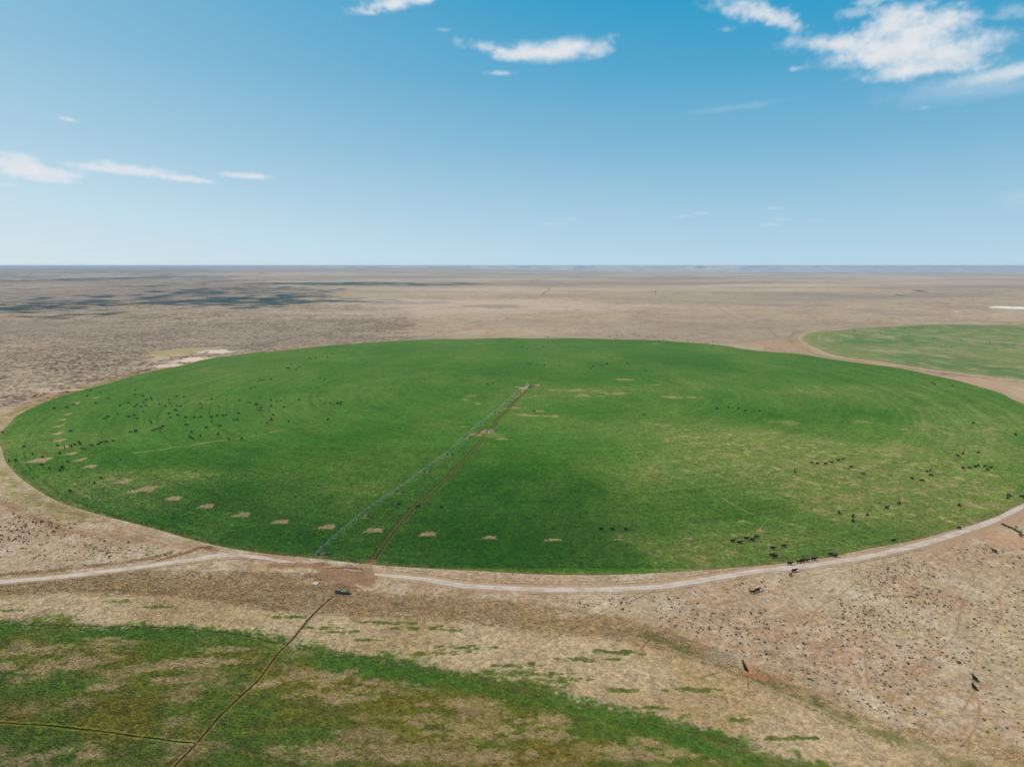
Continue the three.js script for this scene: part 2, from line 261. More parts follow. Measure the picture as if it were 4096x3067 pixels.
const SOIL = [150, 117, 88], DARKSOIL = [92, 66, 46], PALE = [198, 184, 164];
const trails = [[3518, 2282, 3433, 2328, 3351, 2387, 3269, 2440, 3239, 2504, 3175, 2557, 3128, 2598, 3064, 2651, 3023, 2677], [3453, 2472, 3386, 2522, 3310, 2580, 3269, 2621, 3234, 2668, 3216, 2733, 3231, 2797], [3310, 2580, 3210, 2639, 3093, 2680], [3597, 2381, 3556, 2422, 3509, 2475], [4120, 2270, 4096, 2282, 4019, 2352, 4001, 2405, 4007, 2469, 3966, 2516, 3931, 2557, 3907, 2610, 3910, 2651, 3893, 2692, 3899, 2762, 3878, 2797, 3849, 2850], [3899, 2774, 3916, 2809, 3916, 2900], [3884, 2258, 3896, 2323, 3896, 2364, 3861, 2393, 3843, 2440, 3825, 2534, 3773, 2586, 3743, 2622, 3644, 2686], [4120, 2880, 3980, 2866, 3849, 2862, 3708, 2879], [2800, 2440, 2917, 2405, 3034, 2381, 3152, 2352, 3269, 2326, 3386, 2299, 3562, 2255, 3697, 2238, 3826, 2243, 3972, 2226, 4096, 2215], [3474, 2768, 3415, 2803], [3591, 2762, 3562, 2821], [3050, 2310, 3150, 2320, 3280, 2296, 3420, 2262], [3640, 2330, 3760, 2270, 3850, 2250], [3460, 2620, 3470, 2700, 3475, 2760], [3900, 2920, 3840, 3000, 3800, 3040], [3880, 2960, 3870, 3030], [3708, 2890, 3650, 2950], [3748, 2905, 3700, 2975]];
const gullies = [[2976, 2686, 2888, 2692, 2800, 2710], [2988, 2695, 2905, 2733], [2988, 2704, 2996, 2762], [2600, 2560, 2560, 2600], [2500, 2600, 2470, 2625]];
const leftTrails = [[-60, 1990, 0, 2012, 136, 2071, 235, 2112, 344, 2134, 497, 2148, 633, 2175, 791, 2189, 880, 2203], [235, 2112, 398, 2157, 488, 2193, 601, 2220], [307, 2162, 425, 2202, 520, 2215], [136, 2071, 300, 2110, 470, 2128, 640, 2150]];
function paintLand(t) {
  const S = (p, w, c, a, r, q) => t.stroke(smoothLine(line(...p), Math.max(0.8, 2 * t.sx)), w, c, a, r, q);
  const B = (b, c, a, r, s, e) => t.blob(...W(...b), c, a, r, s, e);
  if (t.d0 < 400) {
    for (const q of tanPatches) { const [x, d, rx, rd] = W(...q); t.strew(x, d, rx * 1.15, rd * 1.2, Math.round(14 + rx * rd * 0.8), 1.5, [176, 156, 114], 0.8); }
    for (const q of greenStreaks) { const [x, d, rx, rd] = W(...q); t.strew(x, d, rx, rd, Math.round(16 + rx * rd * 2.2), 0.8, [92, 108, 44], 0.85); }
    S([2590, 2545, 2780, 2620, 3000, 2700, 3200, 2790, 3400, 2880, 3560, 2945, 3760, 3020, 3900, 3067], 6, [112, 112, 62], 0.75, 1.2, 1.2);
    S([2560, 2555, 2800, 2640, 3100, 2765, 3300, 2850, 3450, 2910], 1.2, [196, 180, 150], 0.5, 1, 1);
    // soil laid bare round the junction and the gate
    B([1380, 2300, 170, 40], [150, 118, 92], 0.85, 0.9, 8, 0.8); B([1250, 2350, 170, 22], [150, 120, 90], 0.5, 1, 8); B([1180, 2262, 200, 16], [152, 120, 92], 0.9, 0.6, 6); B([1000, 2225, 160, 12], [156, 124, 96], 0.8, 0.7, 5);
    B([3010, 2700, 55, 34], [182, 134, 98], 0.9, 1.0, 5, 0.8); B([3120, 2710, 110, 34], [166, 134, 98], 0.6, 1.0, 6, 1); B([2980, 2650, 20, 36], [178, 138, 104], 0.8, 0.7, 3); B([2900, 2630, 130, 46], [166, 156, 134], 0.6, 0.9, 8, 1);
    B([4060, 2160, 150, 60], [190, 156, 122], 0.8, 0.8, 14, 1); B([3960, 2190, 80, 26], [176, 152, 118], 0.6, 0.9, 9, 1); B([3905, 2160, 34, 16], PALE, 0.7, 0.9, 4, 0.6);
    S([3860, 2138, 3895, 2150, 3912, 2166, 3932, 2174], 1.6, PALE, 0.8, 0.8);
    S([2639, 2350, 2429, 2458, 2285, 2520, 2162, 2581], 0.5, DARKSOIL, 0.65, 0.8, 0.9); S([2560, 2372, 2386, 2458, 2240, 2520, 2118, 2574], 0.45, DARKSOIL, 0.5, 0.8, 1.1);
    for (const p of trails) { S(p, 1.2, [170, 138, 106], 0.3, 0.9, 0.8); S(p, 0.36, [140, 104, 74], 0.7, 0.7, 0.3); }
    for (const p of gullies) S(p, 0.5, DARKSOIL, 0.55, 0.9, 1.2);
    for (const [i, p] of leftTrails.entries()) { if (i === 0) { S(p, 9, [168, 134, 104], 0.6, 1.3, 1); for (const k of [-2.6, -1.1, 0.9, 2.3]) t.stroke(shift(smoothLine(line(...p), 1), k), 0.5, [126, 92, 66], 0.6, 0.8, 1.2); } S(p, i ? 1.2 : 2.4, [156, 120, 92], 0.45, 0.9, 0.8); S(p, 0.35, [116, 84, 60], 0.6, 0.7, 0.8); }
    S([60, 2478, 181, 2437, 362, 2406, 520, 2365], 0.4, [112, 70, 52], 0.85, 0.6); S([0, 2480, 120, 2470, 181, 2440], 2.5, [140, 110, 84], 0.5);
    S([-60, 2366, 0, 2363, 271, 2360, 542, 2365, 768, 2383, 1000, 2410, 1150, 2440], 2.2, [126, 98, 70], 0.4, 1.2, 1.4);
    for (const [dy, c] of [[-14, [132, 98, 72]], [-20, [110, 90, 62]]]) S([0, 2318 + dy, 271, 2291 + dy, 588, 2252 + dy, 690, 2226 + dy], 2.4, c, 0.7, 1.4, 1.2);
    S([640, 2240, 760, 2208, 850, 2188], 3.5, [118, 86, 62], 0.75, 1.2);
    // margins of the road: ruts and bare shoulder
    const off = (pts, k) => pts.map((p, i) => { const q = pts[Math.min(i + 1, pts.length - 1)], r = pts[Math.max(0, i - 1)], l = Math.hypot(q[0] - r[0], q[1] - r[1]); return [p[0] - (q[1] - r[1]) / l * k, p[1] + (q[0] - r[0]) / l * k]; });
    for (const r of [roadA, roadB]) { t.stroke(r, 8, [172, 146, 116], 0.55, 1.1); t.stroke(off(r, -3.6), 0.7, [122, 92, 66], 0.65, 0.8, 0.8); }
    t.stroke(off(roadB, 4.2), 0.8, [126, 96, 70], 0.6, 0.8, 0.8); t.stroke(off(roadB, 6.4), 0.6, [128, 98, 70], 0.6, 0.8, 0.8); t.stroke(off(roadB, 3), 2, [186, 158, 128], 0.5, 1);
    S([1100, 2240, 1250, 2268, 1400, 2290, 1500, 2296], 4, [160, 126, 98], 0.8, 1); S([1470, 2275, 1440, 2300, 1400, 2340, 1360, 2390, 1310, 2430], 5, [150, 118, 90], 0.6, 1.2);
    S([1300, 2274, 1380, 2274, 1452, 2278], 0.9, DARKSOIL, 0.85, 0.8); S([1376, 2281, 1450, 2286], 1.1, [188, 168, 150], 0.8, 0.6); S([1370, 2286, 1455, 2289], 0.5, DARKSOIL, 0.7, 0.6);
    // trench and wheel tracks through the nearest field
    const trench = [660, 3100, 690, 3067, 785, 2970, 886, 2856, 968, 2780, 1044, 2704, 1114, 2609, 1171, 2552, 1241, 2470, 1298, 2413, 1335, 2385];
    S(trench, 2.0, [128, 104, 70], 0.5, 0.9); S(trench, 0.65, [56, 40, 28], 1, 0.4);
    S([-60, 2885, 0, 2890, 250, 2908, 520, 2940, 785, 2970], 0.6, [36, 40, 18], 1, 0.6); S([785, 2970, 950, 3005, 1100, 3040, 1220, 3072], 0.9, [132, 112, 72], 0.75, 0.7);
    S([1120, 2580, 1200, 2592, 1417, 2617, 1634, 2661, 1887, 2715, 2212, 2791, 2501, 2863, 2800, 2946, 3000, 3010], 0.6, [126, 104, 66], 0.85, 0.5); S([0, 2500, 300, 2503, 700, 2514, 1000, 2545, 1110, 2575], 0.6, [58, 66, 30], 0.7, 0.6);
    S([699, 2542, 690, 2580, 652, 2742, 601, 2862, 544, 3001], 0.7, [138, 122, 66], 0.55, 0.8, 1);
    S([2545, 2640, 2560, 2680, 2550, 2740], 0.5, [206, 188, 160], 0.6, 0.5); S([2572, 2640, 2590, 2690, 2575, 2735], 0.5, [206, 188, 160], 0.6, 0.5);
  }
  if (t.d1 > 345 && t.d0 < 1500) {
    // earth thrown up round the fields
    const ring = (c, rad, a0, a1, off) => { const p = []; for (let a = a0; a <= a1; a += 0.012) { const r = rad(a) + off; p.push([c[0] + Math.cos(a) * r, c[1] + Math.sin(a) * r]); } return p; };
    t.stroke(ring(FIELD_C, rad1, 0.5, 3.3, 5), 9, [174, 142, 112], 0.5, 1.6, 1.6); t.stroke(ring(FIELD_C, rad1, 0.9, 3.5, 4), 4, [150, 106, 80], 0.6, 1.4, 1); t.stroke(ring(FIELD_C, rad1, 1.5, 2.7, 0.8), 1.6, [84, 66, 48], 0.7, 1, 0.8);
    t.stroke(ring(FIELD_C, rad1, 3.1, 4.2, 7), 15, [140, 130, 80], 0.7, 1.6, 1); for (let a = 3.1, i = 0; a < 4.2; a += 0.008, i++) { const r = rad1(a) + 3 + 9 * (0.5 + 0.5 * vn(i * 0.7, 2)); t.blob(FIELD_C[0] + Math.cos(a) * r, FIELD_C[1] + Math.sin(a) * r, 2.6 + 2 * vn(i * 1.3, 7), 1.6, i % 3 ? [108, 118, 58] : [170, 150, 108], 0.6, 1.2, 2.4, 0.9); }
    t.stroke(ring(FIELD_C, rad1, -1.2, 0.6, 6), 12, [178, 150, 122], 0.8, 0.8);
    t.stroke(ring(FIELD2_C, rad2, 1.6, 4.3, 12), 18, [172, 152, 116], 0.5, 1.6, 1.4); t.stroke(ring(FIELD2_C, rad2, 2.0, 4.3, 22), 6, [128, 110, 80], 0.5, 1); t.stroke(ring(FIELD2_C, rad2, 2.2, 4.2, 6), 5, [198, 176, 142], 0.7, 0.8);
    B([3090, 1372, 210, 34], [180, 148, 120], 0.8, 0.9, 40, 0.8); B([3560, 1455, 260, 14], [186, 158, 128], 0.8, 0.7, 30); B([3900, 1530, 220, 26], [188, 160, 134], 0.85, 0.7, 30); B([4150, 1580, 120, 26], [190, 166, 140], 0.85, 0.7, 30);
    // sand and alkali by the far left edge
    B([690, 1412, 120, 20], [178, 166, 116], 0.85, 0.9, 22, 0.7); B([780, 1400, 150, 12], [176, 164, 118], 0.8, 0.9, 22); B([860, 1408, 110, 9], [226, 210, 192], 0.95, 0.8, 16); B([760, 1440, 80, 12], [228, 206, 188], 0.95, 0.8, 14); B([690, 1460, 80, 10], [224, 200, 182], 0.9, 0.8, 14); B([640, 1432, 60, 12], [206, 188, 160], 0.7, 1.1, 12);
    for (const b of [[827, 1408, 10, 2.5], [718, 1452, 14, 2.5], [735, 1428, 22, 3], [575, 1482, 26, 3], [600, 1474, 14, 3], [540, 1492, 22, 2.5], [905, 1413, 12, 2]]) B(b, [66, 52, 42], 0.9, 0.8, 3, 0.5);
    B([200, 1562, 120, 8], [206, 180, 158], 0.8, 1.1, 10); B([140, 1578, 90, 7], [178, 138, 112], 0.7, 1.1, 10); S([-20, 1610, 60, 1596, 160, 1566, 260, 1552, 400, 1518, 543, 1490], 1.6, [70, 54, 42], 0.7, 1, 1);
    S([949, 1395, 1060, 1376, 1130, 1360, 1234, 1338, 1300, 1334], 2.6, [82, 68, 54], 0.85, 0.8); S([1234, 1338, 1380, 1335], 3, [150, 134, 108], 0.6); S([1170, 1336, 1240, 1330], 3, [104, 92, 74], 0.6);
    S([2820, 1195, 2858, 1219, 2940, 1269, 3053, 1301, 3110, 1348], 4, [150, 132, 106], 0.8, 0.8); S([2952, 1367, 3050, 1359, 3129, 1350], 2, [88, 70, 56], 0.9, 0.6); S([2810, 1269, 2940, 1282, 3100, 1296], 3, [140, 126, 110], 0.5, 1, 1);
    S([3000, 1320, 3060, 1340, 3110, 1352, 3190, 1358], 4, [168, 130, 104], 0.7, 1);
  }
  if (t.d1 > 1300 && t.d0 < 6000) {
    { const [x, d, rx, rd] = W(4100, 1226, 80, 6); t.strew(x, d, rx, rd, 60, 20, [244, 247, 243], 1); const q = W(4028, 1222, 18, 3); t.strew(...q, 16, 14, [250, 247, 243], 1); } B([3860, 1248, 50, 3], [222, 212, 204], 0.9, 0.8, 20);
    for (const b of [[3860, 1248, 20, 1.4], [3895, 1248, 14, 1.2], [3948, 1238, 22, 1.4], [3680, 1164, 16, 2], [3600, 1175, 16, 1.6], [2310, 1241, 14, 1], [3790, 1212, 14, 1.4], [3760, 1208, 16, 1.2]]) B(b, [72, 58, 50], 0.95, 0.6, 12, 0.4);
    S([1659, 1283, 1695, 1276, 1740, 1271], 3.5, [96, 84, 70], 0.9); S([1872, 1291, 1900, 1287, 1925, 1281], 3.5, [96, 84, 70], 0.9); S([2000, 1232, 2110, 1238, 2240, 1248], 5, [126, 112, 98], 0.7, 1, 1); S([1900, 1160, 1930, 1170, 1960, 1182, 1985, 1190], 9, [204, 186, 160], 0.7, 1);
    S([2160, 1190, 2185, 1160, 2218, 1143, 2250, 1122], 7, [130, 104, 92], 0.8); S([2420, 1132, 2428, 1125], 8, [130, 92, 80], 0.8); S([2620, 1170, 2700, 1166, 2900, 1158], 5, [120, 110, 104], 0.7);
    S([3500, 1182, 3600, 1177, 3690, 1164], 7, [120, 108, 98], 0.7); B([2000, 1226, 160, 7], [146, 132, 116], 0.6, 1.1, 60); B([1600, 1210, 200, 6], [148, 138, 130], 0.5, 1.1, 80); B([560, 1270, 100, 4], [126, 116, 88], 0.7, 1.1, 40); B([770, 1272, 60, 3], [120, 112, 80], 0.7, 1.1, 40);
    for (const [x, y, w, h, c] of [[2320, 1160, 160, 6, [132, 122, 122]], [2150, 1122, 120, 5, [128, 122, 126]], [3450, 1240, 240, 9, [146, 134, 126]], [3200, 1220, 200, 8, [150, 138, 130]], [3600, 1260, 200, 7, [150, 140, 130]]]) B([x, y, w, h], c, 0.55, 1.1, 90, 1);
  }
}

// the sheet of land, its cells finer near the camera
console.log('land');
const bumpTex = (() => { // fine relief of grass and clods, repeating every 48 m
  const N = 512, o = new Uint8Array(N * N * 4), tn = (x, y, p) => { const xi = Math.floor(x), yi = Math.floor(y); let fx = x - xi, fy = y - yi; fx = fx * fx * (3 - 2 * fx); fy = fy * fy * (3 - 2 * fy); const g = (a, b) => LAT[(((b % p) + p) % p) * 256 + (((a % p) + p) % p)]; const t = g(xi, yi) * (1 - fx) + g(xi + 1, yi) * fx, u = g(xi, yi + 1) * (1 - fx) + g(xi + 1, yi + 1) * fx; return t + (u - t) * fy; };
  for (let y = 0; y < N; y++) for (let x = 0; x < N; x++) { const s = x / N, t = y / N; let v = 0.5 * tn(s * 40, t * 40, 40) + 0.35 * tn(s * 90, t * 90, 90) + 0.25 * tn(s * 180, t * 180, 180); v = clamp(0.5 + v * 0.45, 0, 1) * 255; const i = (y * N + x) * 4; o[i] = o[i + 1] = o[i + 2] = v; o[i + 3] = 255; }
  const t = new THREE.DataTexture(o, N, N, THREE.RGBAFormat); t.wrapS = t.wrapT = THREE.RepeatWrapping; t.magFilter = THREE.LinearFilter; t.repeat.set(1 / 48, 1 / 48); t.needsUpdate = true; return t;
})();
const landTiles = [[-300, 0, 120, 345, 2048, 1536], [0, 300, 120, 345, 2048, 1536], [-600, 0, 345, 700, 1536, 1024], [0, 600, 345, 700, 1536, 1024], [-1200, 1200, 700, 1500, 2048, 1024], [-5000, 0, 1500, 6000, 1536, 1024], [0, 5000, 1500, 6000, 1536, 1024], [-52000, 52000, -2000, 50000, 2048, 1024]];
const MARGIN = [4, 4, 12, 12, 20, 90, 90, 0];
const landMats = landTiles.map(([x0, x1, d0, d1, w, h], i) => {
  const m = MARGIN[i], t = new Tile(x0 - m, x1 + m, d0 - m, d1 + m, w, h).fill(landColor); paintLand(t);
  const mat = new THREE.MeshStandardMaterial({ map: t.texture(), roughness: 1, name: 'prairie' }); mat.specularIntensity = 0.04;
  if (i < 4) { mat.bumpMap = bumpTex; mat.bumpScale = i < 2 ? 0.2 : 0.24; }
  return mat;
});
const steps = (a) => { const o = []; for (const [from, to, s] of a) for (let v = from; v < to - s * 0.25; v += s) o.push(v); o.push(a[a.length - 1][1]); return [...new Set(o)]; };
{
  const far = [], farX = []; for (let v = 6000; v < 50000; v *= 1.035) far.push(v); far.push(50000); for (let v = 5000; v < 52000; v *= 1.12) farX.push(v); farX.push(52000);
  const xs = [...farX.slice().reverse().map((v) => -v), ...steps([[-5000, -1200, 76], [-1200, -600, 20], [-600, -300, 10], [-300, PIT[0] - 4, 2], [PIT[0] - 4, PIT[0] + 4, 0.2], [PIT[0] + 4, 300, 2], [300, 600, 10], [600, 1200, 20], [1200, 5000, 76]]).slice(1), ...farX.slice(1)];
  const ix = (v) => xs.reduce((b, u, i) => Math.abs(u - v) < Math.abs(xs[b] - v) ? i : b, 0);
  for (const v of [0]) xs[ix(v)] = v;
  const ds = [...steps([[-2000, -200, 300], [-200, 120, 20], [120, PIT[1] - 7, 2], [PIT[1] - 7, PIT[1] + 7, 0.35], [PIT[1] + 7, 345, 2], [345, 700, 7], [700, 1500, 16], [1500, 6000, 40]]), ...far.slice(1)];
  const nx = xs.length, nd = ds.length, pos = new Float32Array(nx * nd * 3), uv = new Float32Array(nx * nd * 2);
  for (let j = 0, p = 0; j < nd; j++) for (let i = 0; i < nx; i++, p++) { pos[p * 3] = xs[i]; pos[p * 3 + 1] = H(xs[i], ds[j]); pos[p * 3 + 2] = -ds[j]; uv[p * 2] = xs[i]; uv[p * 2 + 1] = ds[j]; }
  const by = landTiles.map(() => []);
  for (let j = 0; j < nd - 1; j++) for (let i = 0; i < nx - 1; i++) {
    const cx = (xs[i] + xs[i + 1]) / 2, cd = (ds[j] + ds[j + 1]) / 2, k = landTiles.findIndex(([a, b, c, e]) => cx > a && cx < b && cd > c && cd < e), a = j * nx + i;
    by[k < 0 ? 7 : k].push(a, a + 1, a + nx, a + 1, a + nx + 1, a + nx);
  }
  const g = new THREE.BufferGeometry(); g.setAttribute('position', new THREE.BufferAttribute(pos, 3)); g.setAttribute('uv', new THREE.BufferAttribute(uv, 2));
  let at = 0; const all = []; by.forEach((b, k) => { if (b.length) g.addGroup(at, b.length, k); at += b.length; for (const v of b) all.push(v); });
  g.setIndex(new THREE.BufferAttribute(new Uint32Array(all), 1)); g.computeVertexNormals();
  const m = new THREE.Mesh(g, landMats); m.name = 'ground'; m.receiveShadow = m.castShadow = true; m.userData = { kind: 'structure', label: 'dry tan prairie with sagebrush and cattle trails', category: 'ground' }; scene.add(m);
}

// ------------------------------------------------------------------ the irrigated round fields
console.log('fields');
const towerPx = [2074.7, 1576.2, 2033.8, 1610.7, 1988, 1653, 1932.3, 1698, 1869.6, 1751.6, 1799, 1821.7, 1708.6, 1889.7, 1598.6, 1973, 1460, 2069, 1287.7, 2224];
const PIVOT = G(2110, 1547), towers = []; for (let i = 0; i < 20; i += 2) towers.push(G(towerPx[i], towerPx[i + 1]));
const trackMid = smoothLine(line(1470, 2274, 1519, 2197, 1572, 2126, 1620, 2070, 1668, 2019, 1723, 1972, 1779, 1921, 1827, 1868, 1880, 1817, 1912, 1778, 1938, 1746), 1);
const trackFar = smoothLine(line(1972, 1712, 1992, 1677, 2029, 1639, 2071, 1594, 2103, 1560), 1.5);
const yellowing = [[3700, 1880, 640, 160, 0.95], [3250, 1880, 460, 120, 0.75], [2900, 1760, 420, 60, 0.45], [3650, 2010, 440, 90, 0.8], [3900, 1700, 340, 70, 0.5], [2700, 1900, 260, 70, 0.45], [330, 1930, 330, 60, 0.75], [700, 1900, 250, 40, 0.5], [120, 1800, 160, 60, 0.35], [520, 2010, 200, 40, 0.4], [2750, 2200, 260, 50, 0.45], [3150, 2150, 260, 50, 0.4], [900, 1600, 300, 40, 0.25], [2300, 1700, 260, 40, 0.3], [2550, 1560, 400, 30, 0.4], [3300, 1580, 300, 30, 0.3], [1450, 1950, 100, 40, 0.25], [3450, 1550, 260, 18, 0.3], [850, 1480, 260, 26, 0.25], [1500, 1790, 120, 30, 0.25]].map(([a, b, c, e, k]) => [...W(a, b, c, e), k]);
const lush = [[1450, 1760, 420, 90, 0.55], [1750, 2060, 480, 110, 0.8], [2100, 2180, 400, 90, 0.85], [2250, 1950, 240, 120, 0.6], [1000, 1980, 360, 90, 0.6], [1250, 2160, 300, 70, 0.8], [2000, 1500, 420, 50, 0.3], [2700, 1450, 360, 30, 0.4], [3300, 1660, 380, 28, 0.5], [2950, 2030, 200, 50, 0.4], [2200, 2050, 320, 120, 0.6], [1850, 1900, 200, 80, 0.6], [850, 1870, 200, 30, 0.5]].map(([a, b, c, e, k]) => [...W(a, b, c, e), k]);
const wedge = line(2100, 1790, 2400, 1890, 2470, 2060, 2520, 2160, 2600, 2260, 2640, 2320);   // the crop is darker left of this line
function wedgeSide(x, d) { for (let i = 0; i < wedge.length - 1; i++) { const [ax, ay] = wedge[i], [bx, by] = wedge[i + 1]; if (d <= ay && d > by) return ax + (bx - ax) * (d - ay) / (by - ay) - x; } return -99; }
function cropColor(x, d, o, px) {
  const fine = speck(x, d, 0.5) * (px < 0.5 ? 0.8 : 0.4) + speck(x + 33, d, 1.2) * 0.6 + speck(x, d + 77, 3) * 0.25;
  const s = fbm(x / 60, d / 90, 4), s2 = fbm(x / 14 + 5, d / 22, 4);
  o[0] = 74; o[1] = 118; o[2] = 38;
  let y = 0.16 + s * 0.5, l = 0.1; for (const [cx, cd, rx, rd, k] of yellowing) { const q = ((x - cx) / rx) ** 2 + ((d - cd) / rd) ** 2; if (q < 4) y += k * Math.exp(-q * 1.1); } for (const [cx, cd, rx, rd, k] of lush) { const q = ((x - cx) / rx) ** 2 + ((d - cd) / rd) ** 2; if (q < 4) l += k * Math.exp(-q * 1.1); }
  const w = wedgeSide(x + s2 * 10, d); if (w > -90) l += 0.35 * sstep(-4, 4, w) * sstep(700, 380, d); if (w > -90 && w < 0) { y += 0.25 * sstep(-160, -4, w) * sstep(330, 270, d); }
  y = clamp(y + s2 * 0.3, 0, 1); l = clamp(l + s2 * 0.16 - y * 0.3, 0, 1);
  mix3(o, [44, 94, 18], l * 0.9); mix3(o, [128, 138, 72], y * 0.72);
  const bare = clamp((y - 0.42) * 1.6, 0, 1) * clamp(fbm(x / 4 + 3, d / 4.5, 4) * 2.4 - 0.25, 0, 1); mix3(o, [172, 154, 110], bare * 0.85);
  const e = inField(x, d) + fbm(x / 5, d / 5, 2) * 2; if (e < 5) mix3(o, [136, 126, 78], 0.7 * sstep(5, 0.5, e) * (0.6 + 0.4 * s2));
  // growing rows follow the pivot's circles
  const r = Math.hypot(x - PIVOT[0], d - PIVOT[1]), row = vn(r * 0.55, Math.atan2(d - PIVOT[1], x - PIVOT[0]) * 9) * 0.5 + vn(r * 0.16, 3 + Math.atan2(d - PIVOT[1], x - PIVOT[0]) * 5) * 0.22;
  const g = 1 + fine * 0.22 + row * 0.11; o[0] *= g; o[1] *= g; o[2] *= g;
}
const bare = [[305, 1612, 12, 4], [382, 1591, 12, 3], [270, 1655, 12, 4], [250, 1678, 14, 4], [235, 1704, 14, 6], [234, 1733, 18, 6], [240, 1761, 17, 6], [259, 1787, 20, 6], [286, 1814, 22, 6], [319, 1839, 22, 7], [360, 1865, 26, 7], [156, 1840, 42, 11], [490, 1926, 34, 9], [585, 1955, 38, 11], [522, 1967, 28, 7], [693, 1993, 34, 9], [823, 2025, 34, 9], [963, 2059, 36, 9], [1120, 2088, 36, 8], [1302, 2108, 40, 9], [1499, 2121, 38, 9], [1710, 2136, 38, 9], [1952, 2151, 36, 6], [2210, 2160, 34, 5], [2471, 2159, 18, 3], [2754, 2155, 20, 4], [3040, 2124, 22, 5], [2965, 2086, 26, 5], [3339, 2079, 16, 5], [3614, 2003, 12, 5]];
function paintCrop(t) {
  const S = (p, w, c, a, r, q) => t.stroke(smoothLine(line(...p), Math.max(0.8, 2 * t.sx)), w, c, a, r, q);
  const B = (b, c, a, r, s, e) => t.blob(...W(...b), c, a, r, s, e);
  // wheel circles of the pivot
  for (let i = 0; i < 10; i++) {
    const R = Math.hypot(towers[i][0] - PIVOT[0], towers[i][1] - PIVOT[1]);
    for (const [a0, a1, col, al] of [[1.9, 4.3, [44, 66, 28], 0.6], [-1.3, 1.3, [140, 140, 90], i > 6 ? 0.55 : 0.15], [0.2, 1.8, [54, 84, 40], 0.25]]) { const p = []; for (let a = a0; a < a1; a += 0.01) p.push([PIVOT[0] + Math.cos(a) * R, PIVOT[1] + Math.sin(a) * R]); t.stroke(p, 1.1, col, al, 0.6, 1.3); }
  }
  for (const [i, b] of bare.entries()) {
    const [x, d, rx, rd] = W(...b), k = (i * 7 % 5) * 0.12; t.quad([[x - rx, d - rd], [x + rx * 1.02, d - rd], [x + rx * (0.86 - k * 0.3), d + rd * (0.7 + k)], [x - rx * (0.55 - k), d + rd]], [172, 150, 114], 0.95, 0.9);
    t.stroke([[x - rx * 1.1, d - rd * 1.05], [x + rx * 1.1, d - rd * 1.05]], 1.2, [128, 126, 72], 0.4, 1);
  }
  S([540, 1811, 634, 1801, 688, 1791, 800, 1775, 845, 1767, 953, 1754, 1051, 1738], 3.4, [138, 140, 88], 0.9, 1.4, 1); S([1080, 1729, 1148, 1718], 3.4, [138, 142, 90], 0.8, 1.2, 1); S([1240, 1703, 1280, 1696], 3, [128, 136, 84], 0.5, 1);
  S([300, 1967, 365, 1995], 1.4, [158, 146, 100], 0.8, 1); S([400, 1903, 445, 1899], 2, [168, 156, 110], 0.8, 1); S([360, 1890, 430, 1915], 4, [140, 136, 84], 0.6, 1.3, 1); S([380, 2000, 470, 1985, 560, 1960], 5, [150, 142, 92], 0.5, 1.4, 1);
  S([2540, 1820, 2590, 1868, 2800, 1942, 2917, 2010, 2993, 2051, 3075, 2076, 3198, 2110, 3304, 2151, 3445, 2198], 0.9, [166, 160, 104], 0.85, 0.6, 0.8); S([2993, 2051, 2985, 2046, 2900, 2000], 0.6, [160, 150, 100], 0.5); S([3075, 2076, 3050, 2105, 3035, 2124], 0.7, [166, 156, 108], 0.6);
  for (const b of [[2290, 1562, 60, 4], [2210, 1561, 22, 3], [2340, 1561, 34, 4], [2390, 1563, 26, 4], [2325, 1583, 40, 5], [2470, 1574, 60, 6], [2500, 1518, 60, 4], [2620, 1540, 40, 3], [2680, 1586, 50, 4], [2740, 1590, 70, 4], [2410, 1586, 30, 3], [2060, 1632, 40, 6], [2110, 1662, 50, 7], [2200, 1664, 50, 5], [1880, 1585, 30, 4], [1910, 1616, 18, 4], [1850, 1707, 28, 3.5], [2160, 1645, 30, 4], [2010, 1755, 24, 6], [1860, 1600, 24, 3], [2560, 1354, 30, 1.5], [2620, 1375, 26, 1.5], [1915, 1375, 24, 2]]) B(b, [170, 146, 104], 0.75, 1.2, 5, 0.8);
  for (const b of [[3300, 1862, 140, 22], [3520, 1880, 160, 26], [3420, 1845, 100, 14], [3150, 1850, 90, 20], [3060, 1800, 80, 14], [2980, 1850, 80, 14], [3600, 1800, 120, 22], [3560, 1960, 140, 20], [3900, 1960, 170, 26], [3750, 1930, 120, 18], [3700, 1700, 80, 14], [3150, 1690, 80, 12], [3400, 2000, 120, 16], [3250, 1990, 90, 14], [3460, 1690, 80, 12], [3960, 1720, 100, 14], [2650, 1700, 60, 8], [2790, 1830, 100, 12], [2860, 1870, 60, 8], [3920, 2020, 150, 26]]) B(b, [158, 148, 100], 0.5, 1.5, 4, 1.2);
  // arcs of thin crop by the right rim
  for (const R of [352, 372, 395, 418]) { const p = []; for (let a = -0.75; a < 0.35; a += 0.01) p.push([FIELD_C[0] + Math.cos(a) * R, FIELD_C[1] + Math.sin(a) * R]); t.stroke(p, 5, [150, 148, 98], 0.35, 1.4, 1.5); }
  for (let r = 255; r < 300; r += 3.1) { const p = []; for (let x = -80; x < 240; x += 3) { p.push([x, 694 - Math.sqrt(Math.max(0, (694 - r) ** 2 - (x - 20) ** 2))]); } t.stroke(p.filter((q) => q[0] > 60 + (r - 255) * 2.2 && q[0] < 230), 0.9, [150, 140, 92], 0.22, 1, 2); }
  // paths trodden beside the machine, the pads round its wheels and the track
  for (let i = 1; i < 9; i++) { const [a, b] = [towers[i], towers[i + 1]]; const mx = (a[0] + b[0]) / 2 + 9, my = (a[1] + b[1]) / 2; t.stroke(smoothLine([[a[0] + 4, a[1]], [mx + 1.5, my + 3], [b[0] + 7, b[1] + 6], [b[0] + 3, b[1]]], 1), 0.45, [96, 104, 58], 0.7, 0.6, 0.8); }
